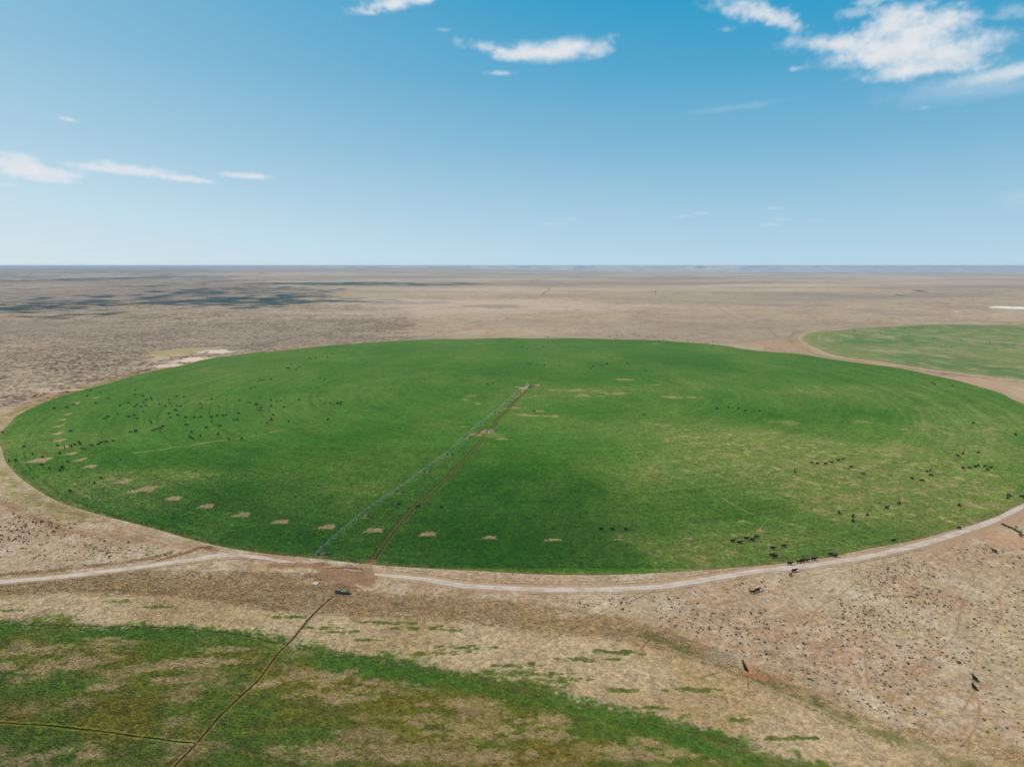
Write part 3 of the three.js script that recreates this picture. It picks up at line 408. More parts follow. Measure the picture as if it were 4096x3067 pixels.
  for (const [x, d] of towers) t.blob(x + 0.6, d - 0.6, 3.2, 1.3, [160, 138, 98], 0.8, 0.7, 1.5, 0.5);
  for (const pts of [trackMid, trackFar]) { t.stroke(pts, 3.2, [92, 112, 46], 0.6, 0.9, 0.6); for (const k of [-1.0, 1.0]) { t.stroke(shift(pts, k - 0.45), 0.7, [146, 134, 80], 0.6, 0.7); t.stroke(shift(pts, k), 0.95, [72, 60, 34], 0.95, 0.5); } }
  S([1440, 2290, 1476, 2264, 1490, 2240], 4, [156, 122, 92], 0.9, 0.8);
  B([1950, 1728, 36, 9], [178, 134, 108], 0.95, 0.7, 4, 0.4); B([1905, 1738, 34, 7], [170, 130, 100], 0.9, 0.7, 4, 0.5); B([1880, 1747, 16, 5], [166, 130, 100], 0.8, 0.7, 4, 0.5); B([1965, 1742, 60, 10], [132, 132, 82], 0.6, 1, 4); S([1877, 1752, 1905, 1738, 1945, 1710], 0.9, [74, 56, 40], 0.9, 0.4);
  B([2098, 1554, 26, 4], [196, 140, 112], 0.95, 0.7, 6, 0.5); B([2150, 1541, 20, 3], [196, 144, 116], 0.9, 0.7, 6, 0.5); B([2070, 1549, 24, 2.5], [176, 150, 110], 0.7, 0.9, 6); S([2098, 1555, 2085, 1572, 2060, 1592], 3, [172, 136, 104], 0.7, 0.8);
  S([2103, 1560, 2135, 1540], 1.6, [96, 96, 56], 0.6); S([2150, 1525, 2165, 1505], 1.2, [60, 84, 44], 0.5);
  t.blob(...W(1290, 2240, 40, 7), [142, 138, 80], 0.6, 1, 3, 0.8);
}
const cropTiles = [[-470, 20, 240, 500, 2048, 1024], [20, 510, 240, 500, 2048, 1024], [-470, 510, 500, 1170, 2048, 1200]];
function discMesh(name, c, rad, tiles, mats, label) {
  const rings = 90, seg = 360, pos = [], uv = [], idx = tiles.map(() => []);
  for (let j = 0; j <= rings; j++) for (let i = 0; i < seg; i++) { const a = i / seg * 2 * Math.PI, r = rad(a > Math.PI ? a - 2 * Math.PI : a) * j / rings, x = c[0] + Math.cos(a) * r, d = c[1] + Math.sin(a) * r; pos.push(x, H(x, d) + 0.14, -d); uv.push(x, d); }
  for (let j = 0; j < rings; j++) for (let i = 0; i < seg; i++) {
    const a = j * seg + i, b = j * seg + (i + 1) % seg, e = a + seg, f = b + seg, cd = (uv[a * 2 + 1] + uv[f * 2 + 1]) / 2, cx = (uv[a * 2] + uv[f * 2]) / 2;
    let k = tiles.findIndex(([x0, x1, d0, d1]) => cx >= x0 && cx <= x1 && cd >= d0 && cd <= d1); if (k < 0) k = tiles.length - 1;
    idx[k].push(a, e, f, a, f, b);
  }
  const g = new THREE.BufferGeometry(); g.setAttribute('position', new THREE.Float32BufferAttribute(pos, 3)); g.setAttribute('uv', new THREE.Float32BufferAttribute(uv, 2));
  let at = 0; const all = []; idx.forEach((b, k) => { if (b.length) g.addGroup(at, b.length, k); at += b.length; for (const v of b) all.push(v); }); g.setIndex(all); g.computeVertexNormals();
  const m = new THREE.Mesh(g, mats); m.name = name; m.receiveShadow = true; m.userData = { kind: 'structure', label, category: 'field' }; scene.add(m); return m;
}
const cropMats = cropTiles.map(([x0, x1, d0, d1, w, h], i) => { const t = new Tile(x0 - 10, x1 + 10, d0 - 10, d1 + 10, w, h).fill(cropColor); paintCrop(t); const m = new THREE.MeshStandardMaterial({ map: t.texture(), roughness: 0.95, name: 'green_crop', bumpMap: bumpTex, bumpScale: 0.3 }); m.specularIntensity = 0.05; return m; });
discMesh('crop_field', FIELD_C, rad1, cropTiles, cropMats, 'huge round green pivot-irrigated field dotted with black cattle');
{
  const t = new Tile(420, 1420, 500, 1440, 1400, 1000).fill((x, d, o) => {
    const s = fbm(x / 70, d / 110, 4), s2 = fbm(x / 16, d / 26, 4); o[0] = 124; o[1] = 138; o[2] = 78; mix3(o, [90, 124, 62], clamp(0.3 + s * 1.4, 0, 0.9)); mix3(o, [168, 158, 112], clamp(s2 * 1.7 - 0.05, 0, 0.75));
    const e = inField2(x, d); if (e < 26) mix3(o, [150, 142, 98], 0.5 * sstep(26, 3, e)); const r = Math.hypot(x - FIELD2_C[0], d - FIELD2_C[1]); const g = 1 + 0.04 * vn(r * 0.12, 5) + 0.1 * speck(x, d, 1.6) + 0.05 * speck(x, d, 7); o[0] *= g; o[1] *= g; o[2] *= g;
  });
  for (const R of [390, 410, 424]) { const p = []; for (let a = 1.8; a < 4.4; a += 0.01) p.push([FIELD2_C[0] + Math.cos(a) * R, FIELD2_C[1] + Math.sin(a) * R]); t.stroke(p, 2.4, [176, 164, 120], 0.35, 1.2, 1.8); }
  t.blob(...W(3540, 1403, 80, 5), [184, 166, 128], 0.6, 1, 14); t.blob(...W(3560, 1346, 60, 3), [176, 166, 124], 0.6, 1, 14);
  const m = new THREE.MeshStandardMaterial({ map: t.texture(), roughness: 0.95, name: 'thin_crop', bumpMap: bumpTex, bumpScale: 0.3 }); m.specularIntensity = 0.2;
  discMesh('crop_field_001', FIELD2_C, rad2, [[420, 1420, 500, 1440]], [m], 'paler green round field at the far right edge');
}

// ------------------------------------------------------------------ gravel road
console.log('road');
{
  const N = 512, t = new Tile(0, 64, 0, 64, N, N).fill((x, d, o) => { const n = fbm(x / 5, d / 2, 4), f = speck(x, d, 0.35) * 0.5 + speck(x + 7, d, 0.8) * 0.5; o[0] = 214; o[1] = 203; o[2] = 192; mix3(o, [190, 170, 148], clamp(0.15 + n * 1.2, 0, 0.8)); const g = 1 + f * 0.08; o[0] *= g; o[1] *= g; o[2] *= g; });
  const tex = t.texture(); tex.wrapS = tex.wrapT = THREE.MirroredRepeatWrapping;
  const mat = new THREE.MeshStandardMaterial({ map: tex, roughness: 1, name: 'pale_gravel', vertexColors: true }); mat.specularIntensity = 0.2;
  const ribbon = (name, pts, label, taper) => {
    const pos = [], uv = [], col = [], idx = [], K = 9, r = rng(9);
    pts.forEach((p, i) => {
      const q = pts[Math.min(i + 1, pts.length - 1)], s = pts[Math.max(0, i - 1)], l = Math.hypot(q[0] - s[0], q[1] - s[1]), nx = -(q[1] - s[1]) / l, nd = (q[0] - s[0]) / l;
      const e = Math.min(1, Math.min(taper[0] ? i : 99, taper[1] ? pts.length - 1 - i : 99) / 22), w0 = 1.9 * (0.35 + 0.65 * e);
      const wl = w0 + 0.35 * vn(i * 0.35, 3) + 0.3 * (r() - 0.5), wr = w0 + 0.35 * vn(i * 0.35, 40) + 0.3 * (r() - 0.5);
      for (let k = 0; k < K; k++) { const u = k / (K - 1), v = -wr + (wl + wr) * u, x = p[0] + nx * v, d = p[1] + nd * v, rut = Math.abs(Math.abs(v) - 0.85); pos.push(x, H(x, d) + 0.05 + 0.05 * Math.sin(u * Math.PI) - 0.05 * Math.exp(-((rut / 0.3) ** 2)), -d); uv.push(x, d); const g = 0.84 + 0.16 * Math.exp(-((rut / 0.42) ** 2)) - (k === 0 || k === K - 1 ? 0.12 : 0); col.push(g, g * 0.985, g * 0.96); }
      if (i) for (let k = 0; k < K - 1; k++) { const a = (i - 1) * K + k, b = a + K; idx.push(a, b, a + 1, a + 1, b, b + 1); }
    });
    const g = new THREE.BufferGeometry(); g.setAttribute('position', new THREE.Float32BufferAttribute(pos, 3)); g.setAttribute('uv', new THREE.Float32BufferAttribute(uv, 2)); g.setAttribute('color', new THREE.Float32BufferAttribute(col, 3)); g.setIndex(idx); g.computeVertexNormals();
    const nrm = g.attributes.normal; if (nrm.getY(40) < 0) { const ix = g.index.array; for (let i = 0; i < ix.length; i += 3) { const a = ix[i]; ix[i] = ix[i + 1]; ix[i + 1] = a; } g.computeVertexNormals(); }
    const m = new THREE.Mesh(g, mat); m.name = name; m.receiveShadow = true; m.userData = { kind: 'structure', label, category: 'road' }; scene.add(m);
  };
  ribbon('gravel_road', roadB, 'pale gravel road curving along the near right rim of the field', [1, 0]);
  ribbon('gravel_road_001', roadA, 'pale gravel road running off to the left edge', [0, 1]);
}
// ------------------------------------------------------------------ things: helpers
console.log('things');
const taken = new Map();
function numbered(name) { const n = taken.get(name) ?? 0; taken.set(name, n + 1); return n ? `${name}_${String(n).padStart(3, '0')}` : name; }
const tag = (o, label, category, group) => { o.userData = { label, category }; if (group) o.userData.group = group; return o; };
function thing(name, label, category, x, d, turn = 0, group, y = H(x, d)) { const o = new THREE.Group(); o.name = numbered(name); o.position.set(x, y, -d); o.rotation.y = turn; tag(o, label, category, group); scene.add(o); return o; }
function part(name, geo, m, parent) { const o = new THREE.Mesh(Array.isArray(geo) ? mergeGeometries(geo.map((g) => g.index ? g.toNonIndexed() : g)) : geo, m); o.name = name; o.castShadow = o.receiveShadow = true; parent.add(o); return o; }
const V = (x, y, z) => new THREE.Vector3(x, y, z);
function bar(a, b, r, seg = 6, r2 = r) { const l = a.distanceTo(b), g = new THREE.CylinderGeometry(r2, r, l, seg, 1); g.translate(0, l / 2, 0); g.applyQuaternion(new THREE.Quaternion().setFromUnitVectors(V(0, 1, 0), b.clone().sub(a).normalize())); g.translate(a.x, a.y, a.z); return g; }
function box(w, h, l, x, y, z, turn = 0) { const g = new THREE.BoxGeometry(w, h, l); g.rotateY(turn); g.translate(x, y, z); return g; }
const M = (r, g, b, rough = 0.8, metal = 0) => new THREE.MeshStandardMaterial({ color: new THREE.Color().setRGB(r, g, b), roughness: rough, metalness: metal });
const steel = M(0.26, 0.26, 0.25, 0.7, 0), bright = M(0.5, 0.5, 0.47, 0.6, 0), tyre = M(0.018, 0.018, 0.02, 0.9), darkSteel = M(0.05, 0.052, 0.058, 0.6, 0.3), whitePaint = M(0.75, 0.75, 0.74, 0.5), timber = M(0.12, 0.085, 0.055, 0.9), blackRubber = M(0.012, 0.014, 0.018, 0.55), greenPlastic = M(0.1, 0.3, 0.2, 0.5), bluePaint = M(0.1, 0.25, 0.45, 0.5), concrete = M(0.38, 0.35, 0.32, 0.95), redPaint = M(0.45, 0.16, 0.12, 0.6);

// ------------------------------------------------------------------ the pivot irrigation machines
function pivotMachine(label, base, tw, opt) {
  const P = [base, ...tw], root = thing('pivot_irrigator', label, 'irrigator', base[0], base[1]), at = (p, y) => V(p[0] - base[0], y, -(p[1] - base[1])), PIPE = 3.9, k = opt.thick;
  { // the fixed pyramid in the middle
    const t = part('pivot_tower', [bar(V(0, 0, 0), V(0, PIPE + 0.7, 0), 0.13 * k, 8), new THREE.CylinderGeometry(0.35, 0.35, 0.5, 10).translate(0, PIPE + 0.75, 0)], steel, root);
    for (const [sx, sz] of [[1, 1], [1, -1], [-1, 1], [-1, -1]]) part('leg', bar(V(sx * 1.7, 0, sz * 1.7), V(sx * 0.16, PIPE + 0.55, sz * 0.16), 0.09 * k, 6), whitePaint, t);
    for (const y of [1.0, 2.2]) { const w = 1.7 - (1.54 * y) / (PIPE + 0.55); for (let i = 0; i < 4; i++) { const c = [[w, w], [w, -w], [-w, -w], [-w, w]], a = c[i], b = c[(i + 1) % 4]; part('cross_brace', bar(V(a[0], y, a[1]), V(b[0], y, b[1]), 0.05 * k, 5), whitePaint, t); } }
    part('concrete_pad', box(4.4, 0.25, 4.4, 0, 0.13, 0), concrete, t); part('control_panel', box(0.5, 1.5, 0.9, 1.2, 1.2, 0.2), whitePaint, t);
  }
  for (let i = 0; i < P.length - 1; i++) {
    const a = P[i], b = P[i + 1], rad = V(b[0] - a[0], 0, -(b[1] - a[1])), len = rad.length(); rad.normalize(); const tan = V(-rad.z, 0, rad.x);
    const on = (t) => { const s = Math.sin(t * Math.PI), p = at([a[0] + (b[0] - a[0]) * t, a[1] + (b[1] - a[1]) * t], PIPE + 0.55 * s); return p; };
    const low = (t, side) => on(t).add(V(0, -1.75 * Math.pow(Math.sin(t * Math.PI), 0.7), 0)).addScaledVector(tan, side * 1.15 * Math.pow(Math.sin(t * Math.PI), 0.6));
    const pipe = []; for (let j = 0; j < 8; j++) pipe.push(bar(on(j / 8), on((j + 1) / 8), 0.09 * k, 7));
    const span = part('span', pipe, steel, root);
    const N = opt.braces; const ts = [0, ...Array.from({ length: N }, (_, j) => (j + 0.75) / (N + 0.5)), 1];
    for (const s of [-1, 1]) { const rod = []; for (let j = 0; j < ts.length - 1; j++) rod.push(bar(low(ts[j], s), low(ts[j + 1], s), 0.022 * k, 4)); part('truss_rod', rod, steel, span); }
    for (let j = 1; j <= N; j++) { const t = ts[j], h = 0.5 / (N + 0.5); part('truss_brace', [bar(on(t - h), low(t, 1), 0.06 * k, 4), bar(on(t - h), low(t, -1), 0.06 * k, 4), bar(on(t + h), low(t, 1), 0.06 * k, 4), bar(on(t + h), low(t, -1), 0.06 * k, 4), bar(low(t, 1), low(t, -1), 0.06 * k, 4)], bright, span); }
    // the drive tower at the outer end of the span
    const c = at(b, 0), L = (s, y, r = 0) => c.clone().addScaledVector(tan, s).addScaledVector(rad, r).setY(y);
    const tower = part('drive_tower', bar(L(-1.75, 0.75), L(1.75, 0.75), 0.13 * k, 6), steel, root);
    for (const s of [-1, 1]) {
      for (const r of [-0.35, 0.35]) part('leg', bar(L(s * 1.6, 0.8), L(0, PIPE, r), 0.06 * k, 5), steel, tower);
      const w = new THREE.TorusGeometry(0.5, 0.2, 8, 16); const q = new THREE.Quaternion().setFromUnitVectors(V(0, 0, 1), rad); w.applyQuaternion(q); const p = L(s * 1.75, 0.7); w.translate(p.x, p.y, p.z); part('wheel', w, tyre, tower);
      const hb = new THREE.CylinderGeometry(0.3, 0.3, 0.14, 10); hb.applyQuaternion(new THREE.Quaternion().setFromUnitVectors(V(0, 1, 0), rad)); hb.translate(p.x, p.y, p.z); part('hub', hb, steel, tower);
    }
    part('brace', bar(L(-0.75, 2.3), L(0.75, 2.3), 0.045 * k, 5), steel, tower); part('gearbox', box(0.7, 0.4, 0.45, c.x, 0.95, c.z), steel, tower); part('tower_box', box(0.35, 0.5, 0.3, L(0.2, 0, 0.3).x, PIPE + 0.5, L(0.2, 0, 0.3).z), steel, tower);
  }
  if (opt.tip) {
    const b = P[P.length - 1], a = P[P.length - 2], tip = opt.tip, e = at(tip, PIPE - 0.15), s = at(b, PIPE), rad = e.clone().sub(s).setY(0).normalize(), tan = V(-rad.z, 0, rad.x);
    const o = part('overhang', bar(s, e, 0.1 * k, 7), steel, root); const mast = s.clone().add(V(0, 0.95, 0));
    part('mast', bar(s, mast, 0.05 * k, 5), steel, o); for (const q of [-1, 1]) part('stay', bar(mast, e.clone().addScaledVector(tan, q * 0.05), 0.02 * k, 4), steel, o);
    part('stay', bar(mast, at([b[0] + (a[0] - b[0]) * 0.22, b[1] + (a[1] - b[1]) * 0.22], PIPE + 0.35), 0.03 * k, 4), steel, o);
    part('boom', bar(s.clone().add(V(0, 0.25, 0)), s.clone().addScaledVector(V(-1, 0, 0), 2.6).add(V(0, 0.3, 0)), 0.05 * k, 5), steel, o);
    part('end_gun', [bar(e, e.clone().add(V(0, 0.5, 0)), 0.07 * k, 6), bar(e.clone().add(V(0, 0.5, 0)), e.clone().addScaledVector(rad, 0.9).add(V(0, 0.95, 0)), 0.05 * k, 6)], steel, o);
  }
  return root;
}
pivotMachine('long steel pivot irrigation arm on wheeled towers across the big green field', PIVOT, towers, { thick: 0.72, braces: 6, tip: G(1254, 2224, 3.75) });
{
  const t2 = []; for (const p of [[3418, 1325], [3523, 1335], [3635, 1345], [3737, 1354], [3845, 1363], [3960, 1373], [4057, 1381]]) t2.unshift(G(...p));
  pivotMachine('distant pale pivot irrigation arm crossing the far right field', [851, 888], [[831, 921], [811, 955], [790, 990], ...t2], { thick: 2.0, braces: 5 });
}

// ------------------------------------------------------------------ things round the machine and the gate
{ // beside the pivot tower
  const [x, d] = G(2094, 1546), g = thing('generator', 'small dark generator left of the white pivot tower', 'generator', x, d, 0.2);
  part('housing', box(2.4, 1.1, 1.2, 0, 0.85, 0), darkSteel, g); part('skid', [box(2.7, 0.2, 0.2, 0, 0.15, 0.5), box(2.7, 0.2, 0.2, 0, 0.15, -0.5)], timber, g); part('exhaust', bar(V(0.8, 1.4, 0), V(0.8, 2.0, 0), 0.07), darkSteel, g);
  const [ex, ed] = G(2118, 1549), e = thing('pump', 'round dark pump block right of the white pivot tower', 'pump', ex, ed);
  part('casing', new THREE.CylinderGeometry(1.0, 1.2, 1.1, 12).translate(0, 0.7, 0), darkSteel, e); part('base', box(3, 0.3, 2, 0, 0.15, 0), darkSteel, e); part('inlet_pipe', bar(V(1, 0.8, 0), V(4.5, 0.8, 1.2), 0.18, 8), darkSteel, e);
  const a = G(2121, 1546), b = G(2139, 1543), r = thing('pipe_rail', 'low dark pipe rail beside the pivot pump', 'rail', a[0], a[1]), D = V(b[0] - a[0], 0, -(b[1] - a[1]));
  part('rail', bar(V(0, 1.2, 0), D.clone().setY(1.2), 0.1), darkSteel, r); for (const t of [0.02, 0.5, 0.98]) part('post', bar(D.clone().multiplyScalar(t), D.clone().multiplyScalar(t).setY(1.75), 0.11), darkSteel, r);
  const [px, pd] = G(2145, 1543), p = thing('marker_post', 'lone dark post at the right end of the bare pivot pad', 'post', px, pd); part('shaft', bar(V(0, 0, 0), V(0, 2.3, 0), 0.14, 7, 0.11), timber, p); part('cap', new THREE.CylinderGeometry(0.02, 0.16, 0.16, 7).translate(0, 2.38, 0), darkSteel, p);
}
{ // equipment on the bare pad halfway along the track
  const put = (px, py) => G(px, py);
  const tank = (px, py, label, shell, r, h) => { const [x, d] = put(px, py), t = thing('mineral_tank', label, 'tank', x, d, 0, 'tanks on the bare pad beside the irrigation arm'); part('shell', new THREE.CylinderGeometry(r, r, h, 14).translate(0, h / 2 + 0.1, 0), shell, t); part('lid', new THREE.CylinderGeometry(r * 0.35, r * 1.03, 0.22, 14).translate(0, h + 0.2, 0), darkSteel, t); part('base_ring', new THREE.CylinderGeometry(r * 1.1, r * 1.1, 0.12, 14).translate(0, 0.06, 0), concrete, t); };
  tank(1949, 1729, 'blue and white tank, leftmost on the bare pad', bluePaint, 0.55, 1.4); tank(1956, 1730, 'white tank, middle one on the bare pad', whitePaint, 0.5, 1.3); tank(1962, 1730, 'white tank next to the pale cabinet on the bare pad', whitePaint, 0.45, 1.2);
  { const [x, d] = put(1966, 1728), c = thing('equipment_cabinet', 'pale cabinet at the right end of the bare pad', 'cabinet', x, d, 0.15); part('cabinet_body', box(1.3, 1.1, 0.7, 0, 0.75, 0), whitePaint, c); part('door', box(0.58, 0.9, 0.04, -0.31, 0.75, 0.375), concrete, c); part('door', box(0.58, 0.9, 0.04, 0.31, 0.75, 0.375), concrete, c); part('plinth', box(1.5, 0.2, 0.9, 0, 0.1, 0), concrete, c); }
  { const [x, d] = put(1944.5, 1729), c = thing('valve_box', 'low dark valve box left of the blue tank', 'box', x, d); part('box_body', box(1.0, 0.8, 0.8, 0, 0.4, 0), darkSteel, c); part('lid', box(1.1, 0.08, 0.9, 0, 0.84, 0), darkSteel, c); part('valve_wheel', new THREE.TorusGeometry(0.22, 0.04, 5, 12).rotateX(Math.PI / 2).translate(0, 1.05, 0), redPaint, c); }
  for (const [px, label] of [[1953, 'dark upright post between the blue and the white tank'], [1959, 'dark upright post between the two white tanks']]) { const [x, d] = put(px, 1729), c = thing('pipe_riser', label, 'post', x, d, 0, 'risers on the bare pad'); part('riser', bar(V(0, 0, 0), V(0, 1.7, 0), 0.12, 7), darkSteel, c); part('elbow', bar(V(0, 1.62, 0), V(0.4, 1.62, 0), 0.1, 6), darkSteel, c); }
}
{ // water trough, pallet, gate posts
  const a = G(1339, 2370), b = G(1398, 2377), x = (a[0] + b[0]) / 2, d = (a[1] + b[1]) / 2, L = Math.hypot(b[0] - a[0], b[1] - a[1]), turn = Math.atan2(b[1] - a[1], b[0] - a[0]);
  const t = thing('water_trough', 'long black stock trough with a green cover on dry grass', 'trough', x, d, turn, undefined, H(x, d) - 0.05), R = 0.62, h = 0.85;
  const sh = new THREE.Shape(); sh.absarc(L / 2 - R, 0, R, -Math.PI / 2, Math.PI / 2); sh.absarc(-L / 2 + R, 0, R, Math.PI / 2, 1.5 * Math.PI); const hole = new THREE.Path(); hole.absarc(L / 2 - R, 0, R - 0.1, -Math.PI / 2, Math.PI / 2); hole.absarc(-L / 2 + R, 0, R - 0.1, Math.PI / 2, 1.5 * Math.PI); sh.holes.push(hole);
  part('wall', new THREE.ExtrudeGeometry(sh, { depth: h, bevelEnabled: true, bevelSize: 0.03, bevelThickness: 0.03, bevelSegments: 2, curveSegments: 14 }).rotateX(-Math.PI / 2), blackRubber, t);
  const fl = new THREE.Shape(); fl.absarc(L / 2 - R, 0, R - 0.05, -Math.PI / 2, Math.PI / 2); fl.absarc(-L / 2 + R, 0, R - 0.05, Math.PI / 2, 1.5 * Math.PI);
  const wm = M(0.01, 0.016, 0.022, 0.08); part('water', new THREE.ShapeGeometry(fl, 14).rotateX(-Math.PI / 2).translate(0, h - 0.16, 0), wm, t); part('floor', new THREE.ExtrudeGeometry(fl, { depth: 0.08, bevelEnabled: false, curveSegments: 14 }).rotateX(-Math.PI / 2), blackRubber, t);
  part('cover', [box(2.1, 0.07, 0.7, 0.55, h + 0.08, -0.35), box(0.9, 0.34, 0.5, 0.75, h + 0.26, -0.45)], greenPlastic, t);
  const [qx, qd] = G(1261, 2334), p = thing('wooden_pallet', 'small white plank pallet lying on the dry grass', 'pallet', qx, qd, -0.35), wt = M(0.78, 0.70, 0.56, 0.8);
  for (let i = 0; i < 5; i++) part('plank', box(0.26, 0.05, 1.9, -0.92 + i * 0.46 + (i % 2) * 0.03, 0.2 + (i % 3) * 0.006, 0, 0.02 * (i - 2)), wt, p); for (const z of [-0.8, 0, 0.8]) part('bearer', box(2.15, 0.12, 0.1, 0, 0.1, z), timber, p);
  for (const [px, py, label, h] of [[1445, 2281, 'tall dark gatepost left of the track entering the field', 1.5], [1484, 2283, 'short gatepost right of the track entering the field', 1.0], [1382, 2279, 'thin fence post left of the tall gatepost', 1.3], [1450, 2288, 'low stub post in front of the tall gatepost', 0.6]]) { const [gx, gd] = G(px, py), g = thing('gate_post', label, 'post', gx, gd, 0, 'posts by the field gate'); part('shaft', bar(V(0, -0.1, 0), V(0.03, h, 0.02), 0.09, 7, 0.07), timber, g); part('wire_staple', box(0.2, 0.05, 0.2, 0.02, h * 0.7, 0.01), darkSteel, g); }
}

// ------------------------------------------------------------------ cattle
console.log('cattle');
const cowHide = new THREE.MeshStandardMaterial({ vertexColors: true, roughness: 0.9, name: 'hide' }); cowHide.specularIntensity = 0.15;
function cowGeometry(pose, seed, coat) {
  const r = rng(seed), bones = [], add = (a, b, ra, rb) => bones.push([...a, ...b, ra, rb]);
  const lie = pose === 'lie', y = lie ? -0.62 : 0, w = pose === 'walk' ? 0.16 : 0.03;
  add([-0.72, 1.08 + y, 0], [-0.1, 1.0 + y, 0], 0.3, 0.37); add([-0.1, 1.0 + y, 0], [0.52, 1.04 + y, 0], 0.37, 0.33); add([-0.86, 1.2 + y, 0], [-0.6, 1.15 + y, 0], 0.16, 0.2);
  const head = pose === 'graze' ? [[0.62, 1.08], [1.05, 0.62], [1.2, 0.2]] : pose === 'walk' ? [[0.6, 1.18], [1.08, 1.34], [1.42, 1.14]] : pose === 'lie' ? [[0.55, 1.12 + y], [0.98, 1.42 + y], [1.3, 1.24 + y]] : [[0.6, 1.2], [1.02, 1.5], [1.36, 1.32]];
  const z = (r() - 0.5) * 0.3; add([head[0][0], head[0][1], 0], [head[1][0], head[1][1], z], 0.25, 0.16); add([head[1][0], head[1][1], z], [head[2][0], head[2][1], z * 1.5], 0.15, 0.1);
  for (const s of [-1, 1]) add([head[1][0] - 0.02, head[1][1] + 0.1, z + s * 0.1], [head[1][0] - 0.06, head[1][1] + 0.1, z + s * 0.26], 0.06, 0.05);
  if (!lie) for (const [fx, s, k] of [[0.5, 1, 1], [0.48, -1, -1], [-0.68, 1, -1], [-0.68, -1, 1]]) {
    const hind = fx < 0, kx = fx + k * w * 0.5 + (hind ? 0.1 : 0), hx = fx + k * w + (hind ? -0.08 : 0.02);
    add([fx, 0.92, s * 0.17], [kx, 0.56, s * 0.18], hind ? 0.2 : 0.15, 0.1); add([kx, 0.56, s * 0.18], [hx, 0.36, s * 0.18], 0.1, 0.075); add([hx, 0.36, s * 0.18], [hx + (hind ? 0.06 : 0), 0.07, s * 0.18], 0.07, 0.08);
  } else for (const [fx, s] of [[0.45, 1], [0.4, -1], [-0.55, 1], [-0.5, -1]]) add([fx, 0.25, s * 0.22], [fx + 0.35, 0.1, s * 0.34], 0.13, 0.09);
  add([-1.0, 1.15 + y, 0], [-1.08, 0.55 + y * 0.6, 0.03], 0.05, 0.05);
  const N = 46, mc = new MarchingCubes(N, cowHide, false, false, 40000), half = 1.55, cy = 0.85, cx = 0.15; mc.isolation = 0;
  for (let k = 0; k < N; k++) for (let j = 0; j < N; j++) for (let i = 0; i < N; i++) {
    const X = cx + (i / N * 2 - 1) * half, Y = cy + (j / N * 2 - 1) * half, Z = (k / N * 2 - 1) * half; let s = 0;
    for (const b of bones) { const ux = b[3] - b[0], uy = b[4] - b[1], uz = b[5] - b[2], t = clamp(((X - b[0]) * ux + (Y - b[1]) * uy + (Z - b[2]) * uz) / (ux * ux + uy * uy + uz * uz), 0, 1); const q = Math.hypot(X - b[0] - ux * t, Y - b[1] - uy * t, Z - b[2] - uz * t) - (b[6] + (b[7] - b[6]) * t); s += Math.exp(-q * 22); }
    mc.field[i + j * N + k * N * N] = Math.log(s + 1e-30) / 22;
  }
  mc.update(); const n = mc.count, g = new THREE.BufferGeometry(), pos = new Float32Array(n * 3), nor = new Float32Array(n * 3), col = new Float32Array(n * 3);
  for (let i = 0; i < n; i++) {
    const x = mc.positionArray[i * 3] * half + cx, yy = mc.positionArray[i * 3 + 1] * half + cy, zz = mc.positionArray[i * 3 + 2] * half; pos.set([x, yy, zz], i * 3); nor.set([mc.normalArray[i * 3], mc.normalArray[i * 3 + 1], mc.normalArray[i * 3 + 2]], i * 3);
    const f = 1 + 0.35 * vn(x * 4 + seed, yy * 4 + zz * 3); let c = coat.map((v) => v * f); col.set(c, i * 3);
  }
  g.setAttribute('position', new THREE.BufferAttribute(pos, 3)); g.setAttribute('normal', new THREE.BufferAttribute(nor, 3)); g.setAttribute('color', new THREE.BufferAttribute(col, 3));
  let lo = 1e9; for (let i = 1; i < n * 3; i += 3) lo = Math.min(lo, pos[i]); g.translate(0, -lo - 0.02, 0);
  g.userData.marks = (test, c) => { const h = g.clone(), a = h.attributes.color, p = h.attributes.position; for (let i = 0; i < n; i++) if (test(p.getX(i), p.getY(i), p.getZ(i))) a.setXYZ(i, ...c); return h; };
  return g;
}
const BLACK = [0.012, 0.011, 0.011], RED = [0.16, 0.055, 0.022], DARKRED = [0.05, 0.02, 0.012];
const poses = { graze: [cowGeometry('graze', 1, BLACK), cowGeometry('graze', 2, BLACK)], walk: [cowGeometry('walk', 3, BLACK), cowGeometry('walk', 4, BLACK)], stand: [cowGeometry('stand', 5, BLACK)], lie: [cowGeometry('lie', 6, BLACK)] };
const ORD = ['first', 'second', 'third', 'fourth', 'fifth', 'sixth', 'seventh', 'eighth', 'ninth', 'tenth', 'eleventh', 'twelfth', 'thirteenth', 'fourteenth', 'fifteenth', 'sixteenth'];
const cr = rng(2024);
function cow(px, py, geo, heading, label, group, k = 1) {
  const [x, d] = G(px, py, 0.7), m = new THREE.Mesh(geo, cowHide); m.name = numbered('cow'); const f = inField(x, d) > 0 || inField2(x, d) > 0 ? 0.14 : 0;
  m.position.set(x, H(x, d) + f, -d); m.rotation.y = heading * Math.PI / 180; m.scale.setScalar(k); m.castShadow = m.receiveShadow = true; tag(m, label, 'cow', group); scene.add(m); return m;
}
